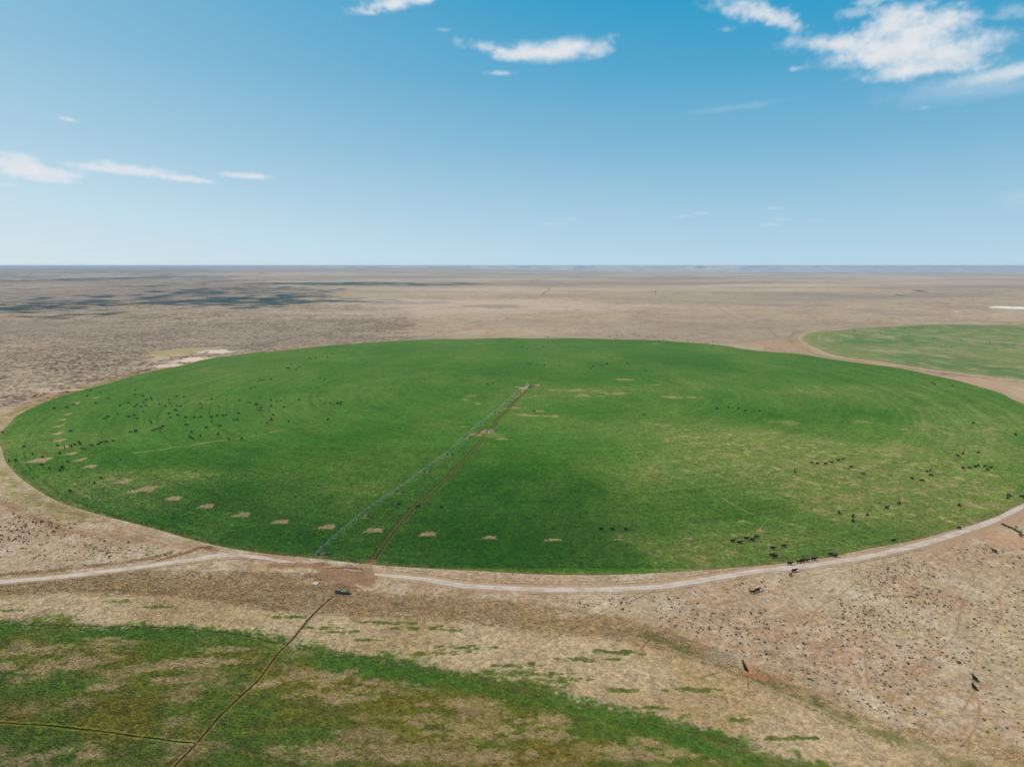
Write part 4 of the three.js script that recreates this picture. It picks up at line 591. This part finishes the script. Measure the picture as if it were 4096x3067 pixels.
// each line: where it is, group, heading in degrees (0 faces right, 90 away; null any), pose, then the beasts as photo points from left to right
const herds = [
  ['in the bunch walking left of the road verge cattle', 'cattle heading for the road', 0, 'walk', 2933, 2165, 2960, 2171, 2986, 2154, 3009, 2160, 3026, 2149, 3088, 2220, 3092, 2194, 3100, 2227, 3138, 2185],
  ['in the line on the road verge', 'cattle heading for the road', 4, 'walk', 3161, 2254, 3199, 2248, 3209, 2241, 3226, 2241, 3256, 2236, 3323, 2218, 3342, 2222],
  ['on the near side of the road above the red cow', 'cattle south of the road', 0, 'walk', 3178, 2283],
  ['of the pair among sagebrush below the road', 'cattle south of the road', 8, 'walk', 3012, 2365, 3031, 2359],
  ['of the two walking away up the cattle trail', 'cattle south of the road', 92, 'walk', 3898, 2745, 3900, 2711],
  ['walking alone over the bare slope at the right', 'cattle south of the road', 128, 'walk', 3978, 2203],
  ['of the three in a row in the dark crop', 'three cattle in the dark crop', 178, 'stand', 2404, 2118, 2450, 2118, 2504, 2118],
  ['of the three beside the wheel track', 'cattle by the wheel track', 5, 'stand', 1596, 2019, 1671, 2028, 1767, 2029],
  ['of the five strung out right of the pivot', 'five right of the pivot', 15, 'graze', 2868, 1635, 2915, 1629, 2953, 1634, 2983, 1643, 3038, 1643],
  ['in the file of six on the straw patch', 'file of six', 12, 'walk', 3248, 1852, 3270, 1854, 3304, 1856, 3327, 1850, 3355, 1842, 3374, 1836],
  ['of two grazing right of the file of six', 'cattle on the straw patch', 160, 'graze', 3406, 1868, 3455, 1896], ['facing away left of the file of six', 'cattle on the straw patch', 80, 'stand', 3180, 1886],
  ['of the five scattered between the file and the rim', 'cattle near the right rim', null, 'graze', 3650, 1914, 3690, 1922, 3709, 1887, 3723, 1881, 3725, 1901],
  ['of three grazing high by the right rim', 'cattle near the right rim', null, 'graze', 3832, 1823, 3853, 1813, 3914, 1809],
  ['in the row of seven near the right rim', 'row of seven', 5, 'graze', 3854, 1872, 3879, 1872, 3902, 1866, 3914, 1863, 3941, 1865, 3952, 1879, 3966, 1870],
  ['alone below the far right corner of the field', 'lone cattle at right', 0, 'stand', 3895, 1692], ['alone at the right rim of the field', 'lone cattle at right', 100, 'stand', 4064, 1738],
  ['of three by the road at the right edge', 'cattle by the road', null, 'graze', 4033, 1991, 4039, 1982, 4090, 1987], ['alone near the road at the right', 'lone cattle at right', 30, 'graze', 3838, 2022],
  ['of four below the middle of the right half', 'four right of the pale path', null, 'graze', 3357, 2050, 3412, 2082, 3413, 2064, 3470, 2059], ['alone above the four right of the pale path', 'lone cattle at right', 0, 'stand', 3549, 2031],
  ['alone at the field edge above the road bend', 'lone cattle at right', 0, 'stand', 3576, 2162],
  ['of three in the far right part of the field', 'far right cattle', null, 'graze', 3731, 1532, 3740, 1537, 3812, 1543],
  ['of two in the paler far field', 'cattle in the far field', null, 'graze', 3768, 1386, 3809, 1389],
  ['along the far rim above the field middle', 'cattle along the far rim', 0, 'walk', 2190, 1348, 2196, 1348, 2440, 1347, 2467, 1342, 2490, 1341, 2527, 1338, 2539, 1339, 2557, 1344, 2591, 1347, 2611, 1346, 2621, 1348],
  ['along the far rim towards the second field', 'cattle along the far rim', 0, 'walk', 2634, 1363, 2638, 1364, 2654, 1361, 2666, 1368, 2694, 1357, 2704, 1353, 2753, 1361, 2774, 1365, 2822, 1373, 2831, 1373, 2853, 1367, 2853, 1383],
  ['of two under the far rim', 'far cattle', null, 'graze', 2001, 1366, 2039, 1359], ['of the five grazing well behind the pivot', 'far cattle', null, 'graze', 2084, 1394, 2091, 1388, 2094, 1394, 2106, 1394, 2174, 1389],
  ['of the five just behind the pivot', 'far cattle', null, 'graze', 2109, 1455, 2120, 1455, 2129, 1450, 2177, 1460, 2235, 1462], ['of the eight right behind the pivot', 'far cattle', null, 'graze', 2365, 1474, 2373, 1466, 2393, 1460, 2407, 1464, 2421, 1457, 2428, 1457, 2430, 1454, 2509, 1454],
  ['alone right of the upper wheel track', 'lone cattle mid field', 170, 'stand', 2137, 1645], ['alone in the middle of the right half', 'lone cattle mid field', 0, 'graze', 2576, 1659], ['of two left of the pivot tower', 'far cattle', 170, 'graze', 1949, 1536, 1971, 1533],
  ['of five high in the left half', 'high left cattle', null, 'graze', 1238, 1434, 1246, 1438, 1263, 1430, 1308, 1430, 1329, 1416], ['of the five below the highest left bunch', 'high left cattle', null, 'graze', 1147, 1472, 1154, 1472, 1164, 1458, 1184, 1479, 1196, 1468],
  ['of the four in a row high left', 'high left cattle', null, 'graze', 1030, 1525, 1041, 1520, 1053, 1520, 1083, 1517], ['of two below the row of four', 'high left cattle', null, 'graze', 1006, 1552, 1019, 1548], ['of the pair right of the high left row', 'high left cattle', null, 'graze', 1280, 1512, 1297, 1518],
  ['of the right-hand cluster of the left herd', 'left herd', null, 'graze', 1279, 1600, 1297, 1612, 1320, 1613, 1334, 1619, 1348, 1612, 1352, 1614, 1362, 1617, 1364, 1609],
  ['in the upper right arm of the left herd', 'left herd', null, 'graze', 998, 1609, 1023, 1618, 1041, 1641, 1042, 1631, 1082, 1599, 1084, 1624, 1105, 1604, 1120, 1603, 1134, 1630, 1195, 1599],
  ['in the lower right arm of the left herd', 'left herd', null, 'graze', 1069, 1693, 1083, 1675, 1087, 1680, 1092, 1659, 1152, 1686, 1311, 1678],
  ['of two biggest dark shapes atop the left herd', 'left herd', 85, 'stand', 704, 1586, 734, 1587],
  ['in the upper middle of the left herd', 'left herd', null, 'graze', 800, 1615, 805, 1632, 824, 1600, 845, 1598, 874, 1628, 903, 1597, 957, 1602],
  ['in the middle row of the left herd', 'left herd', null, 'graze', 739, 1668, 746, 1671, 776, 1669, 801, 1668, 844, 1668, 867, 1663, 891, 1663, 902, 1661, 932, 1680, 948, 1680, 953, 1653],
  ['in the lower middle of the left herd', 'left herd', null, 'graze', 744, 1700, 759, 1748, 765, 1727, 770, 1755, 801, 1743, 824, 1710, 844, 1685, 871, 1736, 879, 1703, 914, 1757, 965, 1753],
  ['in the file trailing left below the herd', 'left herd', 185, 'walk', 228, 1782, 281, 1785, 297, 1779, 364, 1781, 391, 1778, 402, 1771, 425, 1767, 450, 1764],
  ['of the knot around the left file', 'left herd', null, 'stand', 256, 1791, 314, 1769, 320, 1777, 326, 1795, 338, 1795],
  ['among those by the large bare rectangle at left', 'left rim cattle', null, 'graze', 33, 1842, 61, 1841, 94, 1787, 128, 1815, 162, 1857, 168, 1829, 195, 1873],
  ['of the seven below the left bare patches', 'left rim cattle', null, 'graze', 236, 1812, 237, 1881, 246, 1873, 247, 1868, 269, 1847, 376, 1931, 402, 1911], ['alone nearest the left rim below the patches', 'left rim cattle', 170, 'stand', 278, 1964], ['at the very left edge of the field', 'left rim cattle', 0, 'stand', 6, 1730],
  ['of the four left of the herd by small bare patches', 'left herd', null, 'graze', 215, 1633, 266, 1630, 281, 1725, 293, 1618],
  ['of the five near the upper left rim', 'left herd', null, 'graze', 347, 1584, 360, 1562, 382, 1612, 400, 1570, 432, 1594],
  ['in the upper left of the left herd', 'left herd', null, 'graze', 478, 1622, 512, 1611, 535, 1627, 538, 1578, 540, 1560, 545, 1619, 563, 1627, 570, 1583, 572, 1608, 583, 1600, 582, 1623],
  ['in the lower left of the left herd', 'left herd', null, 'graze', 416, 1673, 430, 1665, 469, 1655, 513, 1667, 534, 1662, 546, 1675, 571, 1645, 599, 1682, 604, 1692],
  ['of the slanting line under the left herd', 'left herd', 20, 'walk', 521, 1728, 541, 1723, 541, 1729, 609, 1723, 622, 1717, 641, 1713, 650, 1706],
  ['in the centre of the left herd', 'left herd', null, 'graze', 602, 1590, 605, 1599, 637, 1616, 661, 1626, 674, 1598, 675, 1655, 678, 1613, 681, 1670, 697, 1639, 703, 1641, 705, 1623, 710, 1661, 721, 1622],
  ['of those on the bare ground outside the left rim', 'cattle outside the left rim', null, 'graze', 136, 1583, 144, 1577, 159, 1580, 175, 1574, 204, 1559, 245, 1554, 269, 1570],
];
for (const [where, group, heading, pose, ...pts] of herds) {
  const n = pts.length / 2, dy = n > 1 ? (pts[3] - pts[1]) : 0;
  for (let i = 0; i < n; i++) {
    const set = poses[pose === 'graze' && cr() < 0.25 ? 'stand' : pose === 'graze' && cr() < 0.06 ? 'lie' : pose], h = heading === null ? cr() * 360 : heading + (cr() - 0.5) * 26;
    cow(pts[i * 2], pts[i * 2 + 1], set[Math.floor(cr() * set.length)], h, n === 1 ? `black cow ${where}` : n === 2 ? `black cow, ${i ? 'right' : 'left'} one ${where}` : `black cow, ${i === n - 1 ? 'last' : ORD[i]} from left ${where}`, group, 0.96 + cr() * 0.16);
  }
}
cow(3163, 2300, cowGeometry('walk', 8, RED), 35, 'small red brown cow below the gravel road', 'cattle south of the road', 0.85);
cow(3598, 2014, poses.graze[0].userData.marks((x, y) => x > 0.85 && y < 0.75, [0.7, 0.68, 0.64]), 5, 'black cow with a white face in the right half', 'cattle by the road');
cow(3839, 2112, poses.stand[0].userData.marks((x, y) => x > 0.85, [0.72, 0.7, 0.66]), 8, 'black cow with a white head beside the road at right', 'cattle by the road');

// ------------------------------------------------------------------ sagebrush, grass, crop
console.log('plants');
function tuft(seed, n, spread, blades) {   // a bush or tussock of small leaf faces
  const r = rng(seed), p = [], c = [];
  for (let i = 0; i < n; i++) {
    const a = r() * 6.283, q = Math.sqrt(r()), e = spread * q, x = Math.cos(a) * e, z = Math.sin(a) * e, y = blades ? 0 : (1 - q * q) * 0.75 * r(), t = a + (r() - 0.5) * 1.6, h = blades ? 0.55 + r() * 0.45 : 0.22 + r() * 0.2, lean = blades ? 0.28 + 0.5 * q : 0.6, w = blades ? 0.16 : 0.17;
    const bx = -Math.sin(t) * w, bz = Math.cos(t) * w, tx = x + Math.cos(t) * lean * h, tz = z + Math.sin(t) * lean * h; p.push(x - bx, y, z - bz, x + bx, y, z + bz, tx, y + h * (blades ? 1 : 0.9), tz);
    const g = 0.8 + r() * 0.4; for (let k = 0; k < 3; k++) c.push(g, g, g);
  }
  const g = new THREE.BufferGeometry(); g.setAttribute('position', new THREE.Float32BufferAttribute(p, 3)); g.setAttribute('color', new THREE.Float32BufferAttribute(c, 3)); g.computeVertexNormals(); return g;
}
const leafy = (r, g, b) => new THREE.MeshStandardMaterial({ color: new THREE.Color().setRGB(r, g, b), roughness: 1, side: THREE.DoubleSide, vertexColors: true });
const sageMats = [leafy(0.075, 0.066, 0.04), leafy(0.09, 0.075, 0.05), leafy(0.065, 0.065, 0.034)], sageGeos = [tuft(11, 46, 0.5, false), tuft(12, 40, 0.55, false), tuft(13, 52, 0.45, false)];
{
  const r = rng(31), spots = [], trailPts = trails.flatMap((p) => smoothLine(line(...p), 2));
  const near = (x, d) => trailPts.some(([a, b]) => Math.abs(a - x) < 0.8 && Math.abs(b - d) < 0.8);
  const field = (n, x0, x1, d0, d1, dens, size) => { for (let i = 0; i < n; i++) { const x = x0 + r() * (x1 - x0), d = d0 + r() * (d1 - d0); if (r() < dens(x, d) && !near(x, d)) spots.push([x, d, size * (0.6 + r() * r() * 1.1)]); } };
  field(15000, 15, 300, 150, 330, (x, d) => { if (d < brownTop(x) + 1 || roadDist(x, d) < 7 || inField(x, d) > -6) return 0; const e = sstep(0, 8, d - brownTop(x)); return e * clamp(0.5 + 1.7 * fbm(x / 15, d / 15, 4), 0.06, 1) * (1 - 0.95 * sstep(195, 215, x) * sstep(262, 280, d)); }, 0.52);
  field(4200, -260, -120, 240, 320, (x, d) => { const a = G(70, 2125), b = G(385, 2212), q = Math.exp(-(((x - a[0]) / 22) ** 2) - ((d - a[1]) / 17) ** 2) + 0.6 * Math.exp(-(((x - b[0]) / 16) ** 2) - ((d - b[1]) / 8) ** 2); return inField(x, d) > -12 || roadDist(x, d) < 6 ? 0 : clamp(q * 1.1 + 0.5 * fbm(x / 7, d / 7, 2) * q, 0, 1) * 0.85 + 0.03; }, 0.62);
  field(2500, -120, 60, 200, 260, (x, d) => roadDist(x, d) < 6 || d < greenTop(x) + 4 ? 0 : d > strawTop(x) ? 0.28 : 0.05, 0.34);
  spots.sort((a, b) => b[2] / b[1] - a[2] / a[1]);
  const single = spots.slice(0, 300), rest = spots.slice(300);
  single.forEach(([x, d, s], i) => { const m = new THREE.Mesh(sageGeos[i % 3], sageMats[(i >> 1) % 3]); m.name = numbered('sagebrush'); m.position.set(x, H(x, d) - 0.02, -d); m.rotation.y = r() * 6.28; m.scale.set(s, s * (0.7 + r() * 0.4), s); m.castShadow = m.receiveShadow = true; tag(m, 'small dark sagebrush tussock on the dry tan slope', 'shrub', 'sagebrush dotted over the dry slopes'); scene.add(m); });
  const im = new THREE.InstancedMesh(sageGeos[0], sageMats[0], rest.length), q = new THREE.Object3D(), c = new THREE.Color();
  rest.forEach(([x, d, s], i) => { q.position.set(x, H(x, d) - 0.02, -d); q.rotation.y = r() * 6.28; q.scale.set(s, s * (0.7 + r() * 0.4), s); q.updateMatrix(); im.setMatrixAt(i, q.matrix); const g = 0.75 + r() * 0.6; im.setColorAt(i, c.setRGB(g, g * (0.95 + r() * 0.1), g * 0.95)); });
  im.name = 'sagebrush_scrub'; im.castShadow = im.receiveShadow = true; im.userData = { kind: 'stuff', label: 'scattered dark sagebrush tussocks over the dry slopes', category: 'scrub' }; scene.add(im);
  console.log('sage', spots.length);
}
{ // tussocks of grass and crop take the colour of the soil cover they grow in
  const sample = (mats, tiles, margin) => { const S = tiles.map(([x0, x1, d0, d1, w, h], i) => [x0 - margin[i], x1 + margin[i], d0 - margin[i], d1 + margin[i], w, h, x0, x1, d0, d1, mats[i].map.image.data]); return (x, d, o) => { for (const s of S) if (x >= s[6] && x < s[7] && d >= s[8] && d < s[9]) { const i = (Math.floor((d - s[2]) / (s[3] - s[2]) * s[5]) * s[4] + Math.floor((x - s[0]) / (s[1] - s[0]) * s[4])) * 4; o[0] = lin(s[10][i] / 255); o[1] = lin(s[10][i + 1] / 255); o[2] = lin(s[10][i + 2] / 255); return true; } return false; }; };
  const land = sample(landMats, landTiles.slice(0, 2), [4, 4]), crop = sample(cropMats, cropTiles.slice(0, 2), [10, 10]);
  const geo = tuft(41, 9, 0.42, true), mat = leafy(1, 1, 1), q = new THREE.Object3D(), c = new THREE.Color(), o = [0, 0, 0];
  const worn = new Set(); for (const p of [...trails, [660, 3100, 690, 3067, 785, 2970, 886, 2856, 968, 2780, 1044, 2704, 1114, 2609, 1171, 2552, 1241, 2470, 1298, 2413, 1335, 2385], [-60, 2885, 0, 2890, 250, 2908, 520, 2940, 785, 2970], [60, 2478, 181, 2437, 362, 2406, 520, 2365], [2639, 2350, 2429, 2458, 2285, 2520, 2162, 2581]]) for (const q of smoothLine(line(...p), 0.3)) for (const [ex, ed] of p[0] === 660 || p[0] === -60 ? [[0, 0], [0.6, 0], [-0.6, 0], [0, 0.6], [0, -0.6]] : [[0, 0]]) worn.add(Math.floor((q[0] + ex) / 0.6) + ',' + Math.floor((q[1] + ed) / 0.6));
  for (const k of [-1, 1]) for (const q of shift(trackMid, k)) for (const e of [0, 0.5]) worn.add(Math.floor((q[0] + e) / 0.6) + ',' + Math.floor(q[1] / 0.6));
  const sow = (name, n, x0, x1, d0, d1, ok, look, size, gain, label) => {
    const r = rng(name.length * 7), list = []; for (let i = 0; i < n; i++) { const d = d0 + (d1 - d0) * Math.pow(r(), 1.2), half = d * 0.92, x = Math.max(x0, -half) + r() * (Math.min(x1, half) - Math.max(x0, -half)); const s = ok(x, d, r()); if (s && Math.hypot(x - PIT[0], (d - PIT[1]) * 0.6) > 2.6 && !worn.has(Math.floor(x / 0.6) + ',' + Math.floor(d / 0.6)) && look(x, d, o)) list.push([x, d, s * size * (0.6 + r() * 0.8), o[0], o[1], o[2], r(), r()]); }
    const im = new THREE.InstancedMesh(geo, mat, list.length);
    list.forEach(([x, d, s, a, b, e, u, v], i) => { q.position.set(x, H(x, d) + (name === 'crop_plants' ? 0.12 : 0), -d); q.rotation.y = u * 6.283; q.scale.set(s * 1.25, s * (0.55 + v * 0.6), s * 1.25); q.updateMatrix(); im.setMatrixAt(i, q.matrix); const g = gain * (1 + (v - 0.5) * 0.4); im.setColorAt(i, c.setRGB(a * g, b * g, e * g)); });
    im.name = name; im.castShadow = im.receiveShadow = true; im.userData = { kind: 'stuff', label, category: 'grass' }; scene.add(im); console.log(name, list.length);
  };
  sow('grass', 560000, -330, 330, 140, 345, (x, d, u) => { if (inField(x, d) > -1 || roadDist(x, d) < 3.2) return 0; return d < greenTop(x) ? 0.27 : d < strawTop(x) ? (u < 0.5 ? 0.22 : 0) : d < brownTop(x) ? (u < 0.75 ? 0.32 : 0) : u < 0.35 ? 0.2 : 0; }, land, 1, 1.35, 'dry grass and green foreground crop covering the near ground');
  sow('crop_plants', 420000, -420, 420, 255, 470, (x, d, u) => inField(x, d) < 0.5 || u < sstep(270, 470, d) ? 0 : 0.34, crop, 1, 1.3, 'dense green crop of the near half of the round field');
}
{ // a line of dark scrub along the bare slope at the right edge, and lone bushes far off
  const r = rng(61); const pts = [4013, 2099, 4022, 2103, 4030, 2109, 4036, 2111, 4044, 2114, 4052, 2117, 4060, 2120, 4067, 2124, 4066, 2112, 4074, 2128, 4080, 2130, 4084, 2128, 4082, 2138, 4090, 2140, 4088, 2146];
  for (let i = 0; i < pts.length; i += 2) { const [x, d] = G(pts[i], pts[i + 1]), m = new THREE.Mesh(sageGeos[i % 3], sageMats[2]); m.name = numbered('scrub_bush'); m.position.set(x, H(x, d) - 0.03, -d); m.rotation.y = r() * 6; m.scale.set(1.3 + r() * 0.6, 0.7 + r() * 0.4, 0.9 + r() * 0.4); m.castShadow = true; tag(m, `dark low bush, ${ORD[i / 2]} from left along the bare slope`, 'bush', 'line of scrub on the bare slope'); scene.add(m); }
}
function tree(name, label, x, d, h, w, seed, group) {
  const t = thing(name, label, 'tree', x, d, 0, group), r = rng(seed), bark = M(0.08, 0.06, 0.045, 1);
  const tr = [bar(V(0, -0.3, 0), V(0, h * 0.55, 0), h * 0.035, 7, h * 0.02)]; for (let i = 0; i < 5; i++) { const a = i * 1.3 + r(); tr.push(bar(V(0, h * (0.3 + 0.05 * i), 0), V(Math.cos(a) * w * 0.3, h * (0.55 + 0.07 * i), Math.sin(a) * w * 0.3), h * 0.014, 5, h * 0.006)); } part('trunk', tr, bark, t);
  const p = [], c = []; for (let k = 0; k < 14; k++) { const a = r() * 6.28, q = Math.sqrt(r()) * 0.36 * w, cy = h * (0.34 + 0.55 * r()), cx = Math.cos(a) * q * (1.25 - cy / h * 0.7), cz = Math.sin(a) * q * (1.25 - cy / h * 0.7), R = w * (0.1 + 0.1 * r()); for (let i = 0; i < 60; i++) { const u = V(r() - 0.5, r() - 0.5, r() - 0.5).normalize().multiplyScalar(R * Math.cbrt(r())), s = w * 0.055, n1 = V(r() - 0.5, r() - 0.5, r() - 0.5).normalize().multiplyScalar(s), n2 = V(r() - 0.5, r() - 0.5, r() - 0.5).normalize().multiplyScalar(s); p.push(cx + u.x, cy + u.y, cz + u.z, cx + u.x + n1.x, cy + u.y + n1.y, cz + u.z + n1.z, cx + u.x + n2.x, cy + u.y + n2.y, cz + u.z + n2.z); const g = 0.75 + 0.5 * r(); for (let j = 0; j < 3; j++) c.push(g, g, g); } }
  const g = new THREE.BufferGeometry(); g.setAttribute('position', new THREE.Float32BufferAttribute(p, 3)); g.setAttribute('color', new THREE.Float32BufferAttribute(c, 3)); g.computeVertexNormals(); part('crown', g, leafy(0.035, 0.06, 0.03), t); return t;
}
{ // the grove on the far left plain and lone trees on the prairie
  const grove = [1012, 3, 1020, 2, 1032, 5, 1036, 4, 1041, 6.5, 1045, 5, 1050, 6.5, 1054, 5, 1060, 3.4, 1066, 3, 1074, 3, 1082, 2.4, 1092, 2.6, 1100, 2, 1120, 2.2, 1138, 3];
  for (let i = 0; i < grove.length; i += 2) { const [x, d] = hit(grove[i], 1097 - (grove[i] - 1010) * 0.02), k = d / FPX; tree('grove_tree', `dark green tree, ${ORD[i / 2]} from left in the distant grove`, x, d, grove[i + 1] * k * 1.2, Math.max(3.4, grove[i + 1]) * k * 1.1, 70 + i, 'distant grove on the left plain'); }
  const lone = [[2623, 1172, 8, 'dark lone tree on the plain right of centre'], [1291, 1294, 3.4, 'lone dark bush above the left part of the far rim'], [1482, 1251, 2.6, 'dark bush, leftmost of the three dots on the plain'], [1488, 1258, 2.4, 'dark bush, middle of the three dots on the plain'], [1493, 1248, 2.2, 'dark bush, rightmost of the three dots on the plain'], [1609, 1244, 2.8, 'dark bush beside the bare streak above the field'], [1524, 1272, 3, 'dark bush between the three dots and the field'], [1237, 1222, 3.4, 'dark bush at the lower edge of the cloud shadow'], [2016, 1102, 4, 'tiny dark tree on the far plain above the pivot'], [2060, 1103, 3, 'tiny dark tree right of its twin on the far plain'], [3682, 1166, 4, 'dark bush at the far right gully head'], [3588, 1177, 3, 'dark bush at the left end of the far right gully']];
  lone.forEach(([px, py, h, l], i) => { const [x, d] = hit(px, py); tree('prairie_tree', l, x, d, h * d / FPX * 0.9, h * d / FPX * 1.2, 300 + i, 'lone trees on the plain'); });
  const [x, d] = hit(2266, 1247), p = thing('power_pole', 'thin dark pole standing on the plain beyond the field', 'pole', x, d); part('shaft', bar(V(0, -0.5, 0), V(0, 11, 0), 0.35, 7, 0.25), timber, p); part('crossarm', box(3, 0.3, 0.3, 0, 10, 0), timber, p);
}

// ------------------------------------------------------------------ far mesas, and the clouds whose shade lies on the left plain
{
  const pos = [], col = [], idx = [], prof = [[-12000, 40], [-7000, 90], [-3000, 112], [0, 118], [4000, 116], [9000, 112], [13000, 104], [14500, 96], [16000, 70], [18500, 45], [20500, 20], [24000, -10], [34000, -20]], rows = 7; let n = 0;
  for (let x = -12000; x <= 34000; x += 90, n++) {
    let i = 0; while (i < prof.length - 2 && x > prof[i + 1][0]) i++; const f = (x - prof[i][0]) / (prof[i + 1][0] - prof[i][0]); let top = prof[i][1] + (prof[i + 1][1] - prof[i][1]) * f + 5 * fbm(x / 2600, 3, 2) + 4 * (vn(x / 1500, 9) > 0.1 ? 1 : -0.6);
    const back = 30000 + 2600 * fbm(x / 3200, 1, 4), base = -190;
    for (let k = 0; k < rows; k++) { const u = [0, 0.25, 0.5, 0.62, 0.8, 0.97, 1][k], v = [-1500, -800, -330, -260, -60, -20, 6000][k], d = back + v + 240 * fbm(x / 380, k * 0.7, 3); pos.push(x, base + (top - base) * u, -d); const s = 0.5 + 0.22 * clamp(fbm(x / 420, k * 3.3, 3) * 1.6, -0.6, 1) + (k > 2 && k < 6 ? 0.1 : 0); col.push(s, s * 0.87, s * 0.76); }
    if (n) for (let k = 0; k < rows - 1; k++) { const a = (n - 1) * rows + k, b = a + rows; idx.push(a, b, a + 1, a + 1, b, b + 1); }
  }
  const g = new THREE.BufferGeometry(); g.setAttribute('position', new THREE.Float32BufferAttribute(pos, 3)); g.setAttribute('color', new THREE.Float32BufferAttribute(col, 3)); g.setIndex(idx); g.computeVertexNormals();
  const m = new THREE.Mesh(g, new THREE.MeshStandardMaterial({ vertexColors: true, roughness: 1, side: THREE.DoubleSide })); m.name = 'mesa_hills'; m.receiveShadow = m.castShadow = true; m.userData = { kind: 'structure', label: 'long low line of pale mesas on the hazy horizon', category: 'hills' }; scene.add(m);
}
{
  const puff = new THREE.IcosahedronGeometry(1, 1), mat = M(0.85, 0.86, 0.88, 1), q = new THREE.Object3D(), r = rng(91);
  // shade on the plain as photo ellipses; each cloud floats up the sun's way from its shade
  const shades = [[[520, 1216, 300, 24, 0.8], [760, 1208, 250, 20, 0.9], [1000, 1214, 280, 24, 0.9], [1230, 1186, 180, 8, 0.8], [1330, 1204, 270, 12, 0.7], [820, 1194, 180, 9, 0.8], [560, 1196, 640, 50, 0.22]], [[60, 1252, 210, 16, 0.8], [-160, 1240, 200, 26, 0.8], [200, 1230, 170, 9, 0.7], [150, 1262, 320, 26, 0.3]], [[1120, 1137, 280, 8, 0.8], [1420, 1134, 250, 7, 0.8], [1700, 1139, 240, 6, 0.8], [1860, 1133, 130, 4.5, 0.8], [860, 1128, 200, 7, 0.6], [640, 1142, 200, 7, 0.6]], [[150, 1122, 320, 6, 0.5], [420, 1112, 260, 5, 0.5], [300, 1150, 300, 8, 0.4]]];
  shades.forEach((list, n) => {
    const alt = n === 0 ? 2000 : n === 1 ? 1800 : 2900, mats = [];
    for (const [px, py, rx, ry, dens] of list) { const c = hit(px, py), a = hit(px + rx, py), b = hit(px, py - ry), e = hit(px, py + ry), R = Math.abs(a[0] - c[0]), D = Math.abs(b[1] - e[1]) / 2, dm = (b[1] + e[1]) / 2, N = Math.min(3200, Math.round(R * D * 3.14 / 480 * dens * 0.5)); for (let i = 0; i < N; i++) { const t = r() * 6.283, u = Math.pow(r(), 0.62), x = c[0] + Math.cos(t) * u * R, d = dm + Math.sin(t) * u * D; if (fbm(x / 300 + n * 9, d / 420, 4) * 1.5 < -0.3 + (u - 0.5) * 0.9 + (r() - 0.5) * 1.1) continue; const s = (9 + 15 * r()) * (R > 400 ? 1.6 : 1), y = alt + (r() - 0.3) * 120 * (1 - u); q.position.set(x + SUN.x / SUN.y * y, y, -d + SUN.z / SUN.y * y); q.rotation.set(r() * 6, r() * 6, r() * 6); q.scale.set(s * 1.3, s * 0.6, s); q.updateMatrix(); mats.push(q.matrix.clone()); } }
    const im = new THREE.InstancedMesh(puff, mat, mats.length); mats.forEach((m, i) => im.setMatrixAt(i, m)); im.name = numbered('cloud'); im.castShadow = true; im.userData = { kind: 'stuff', label: 'drifting cloud whose shade darkens the left plain', category: 'cloud' }; scene.add(im); console.log('cloud', mats.length);
  });
}
renderer.render(scene, camera);
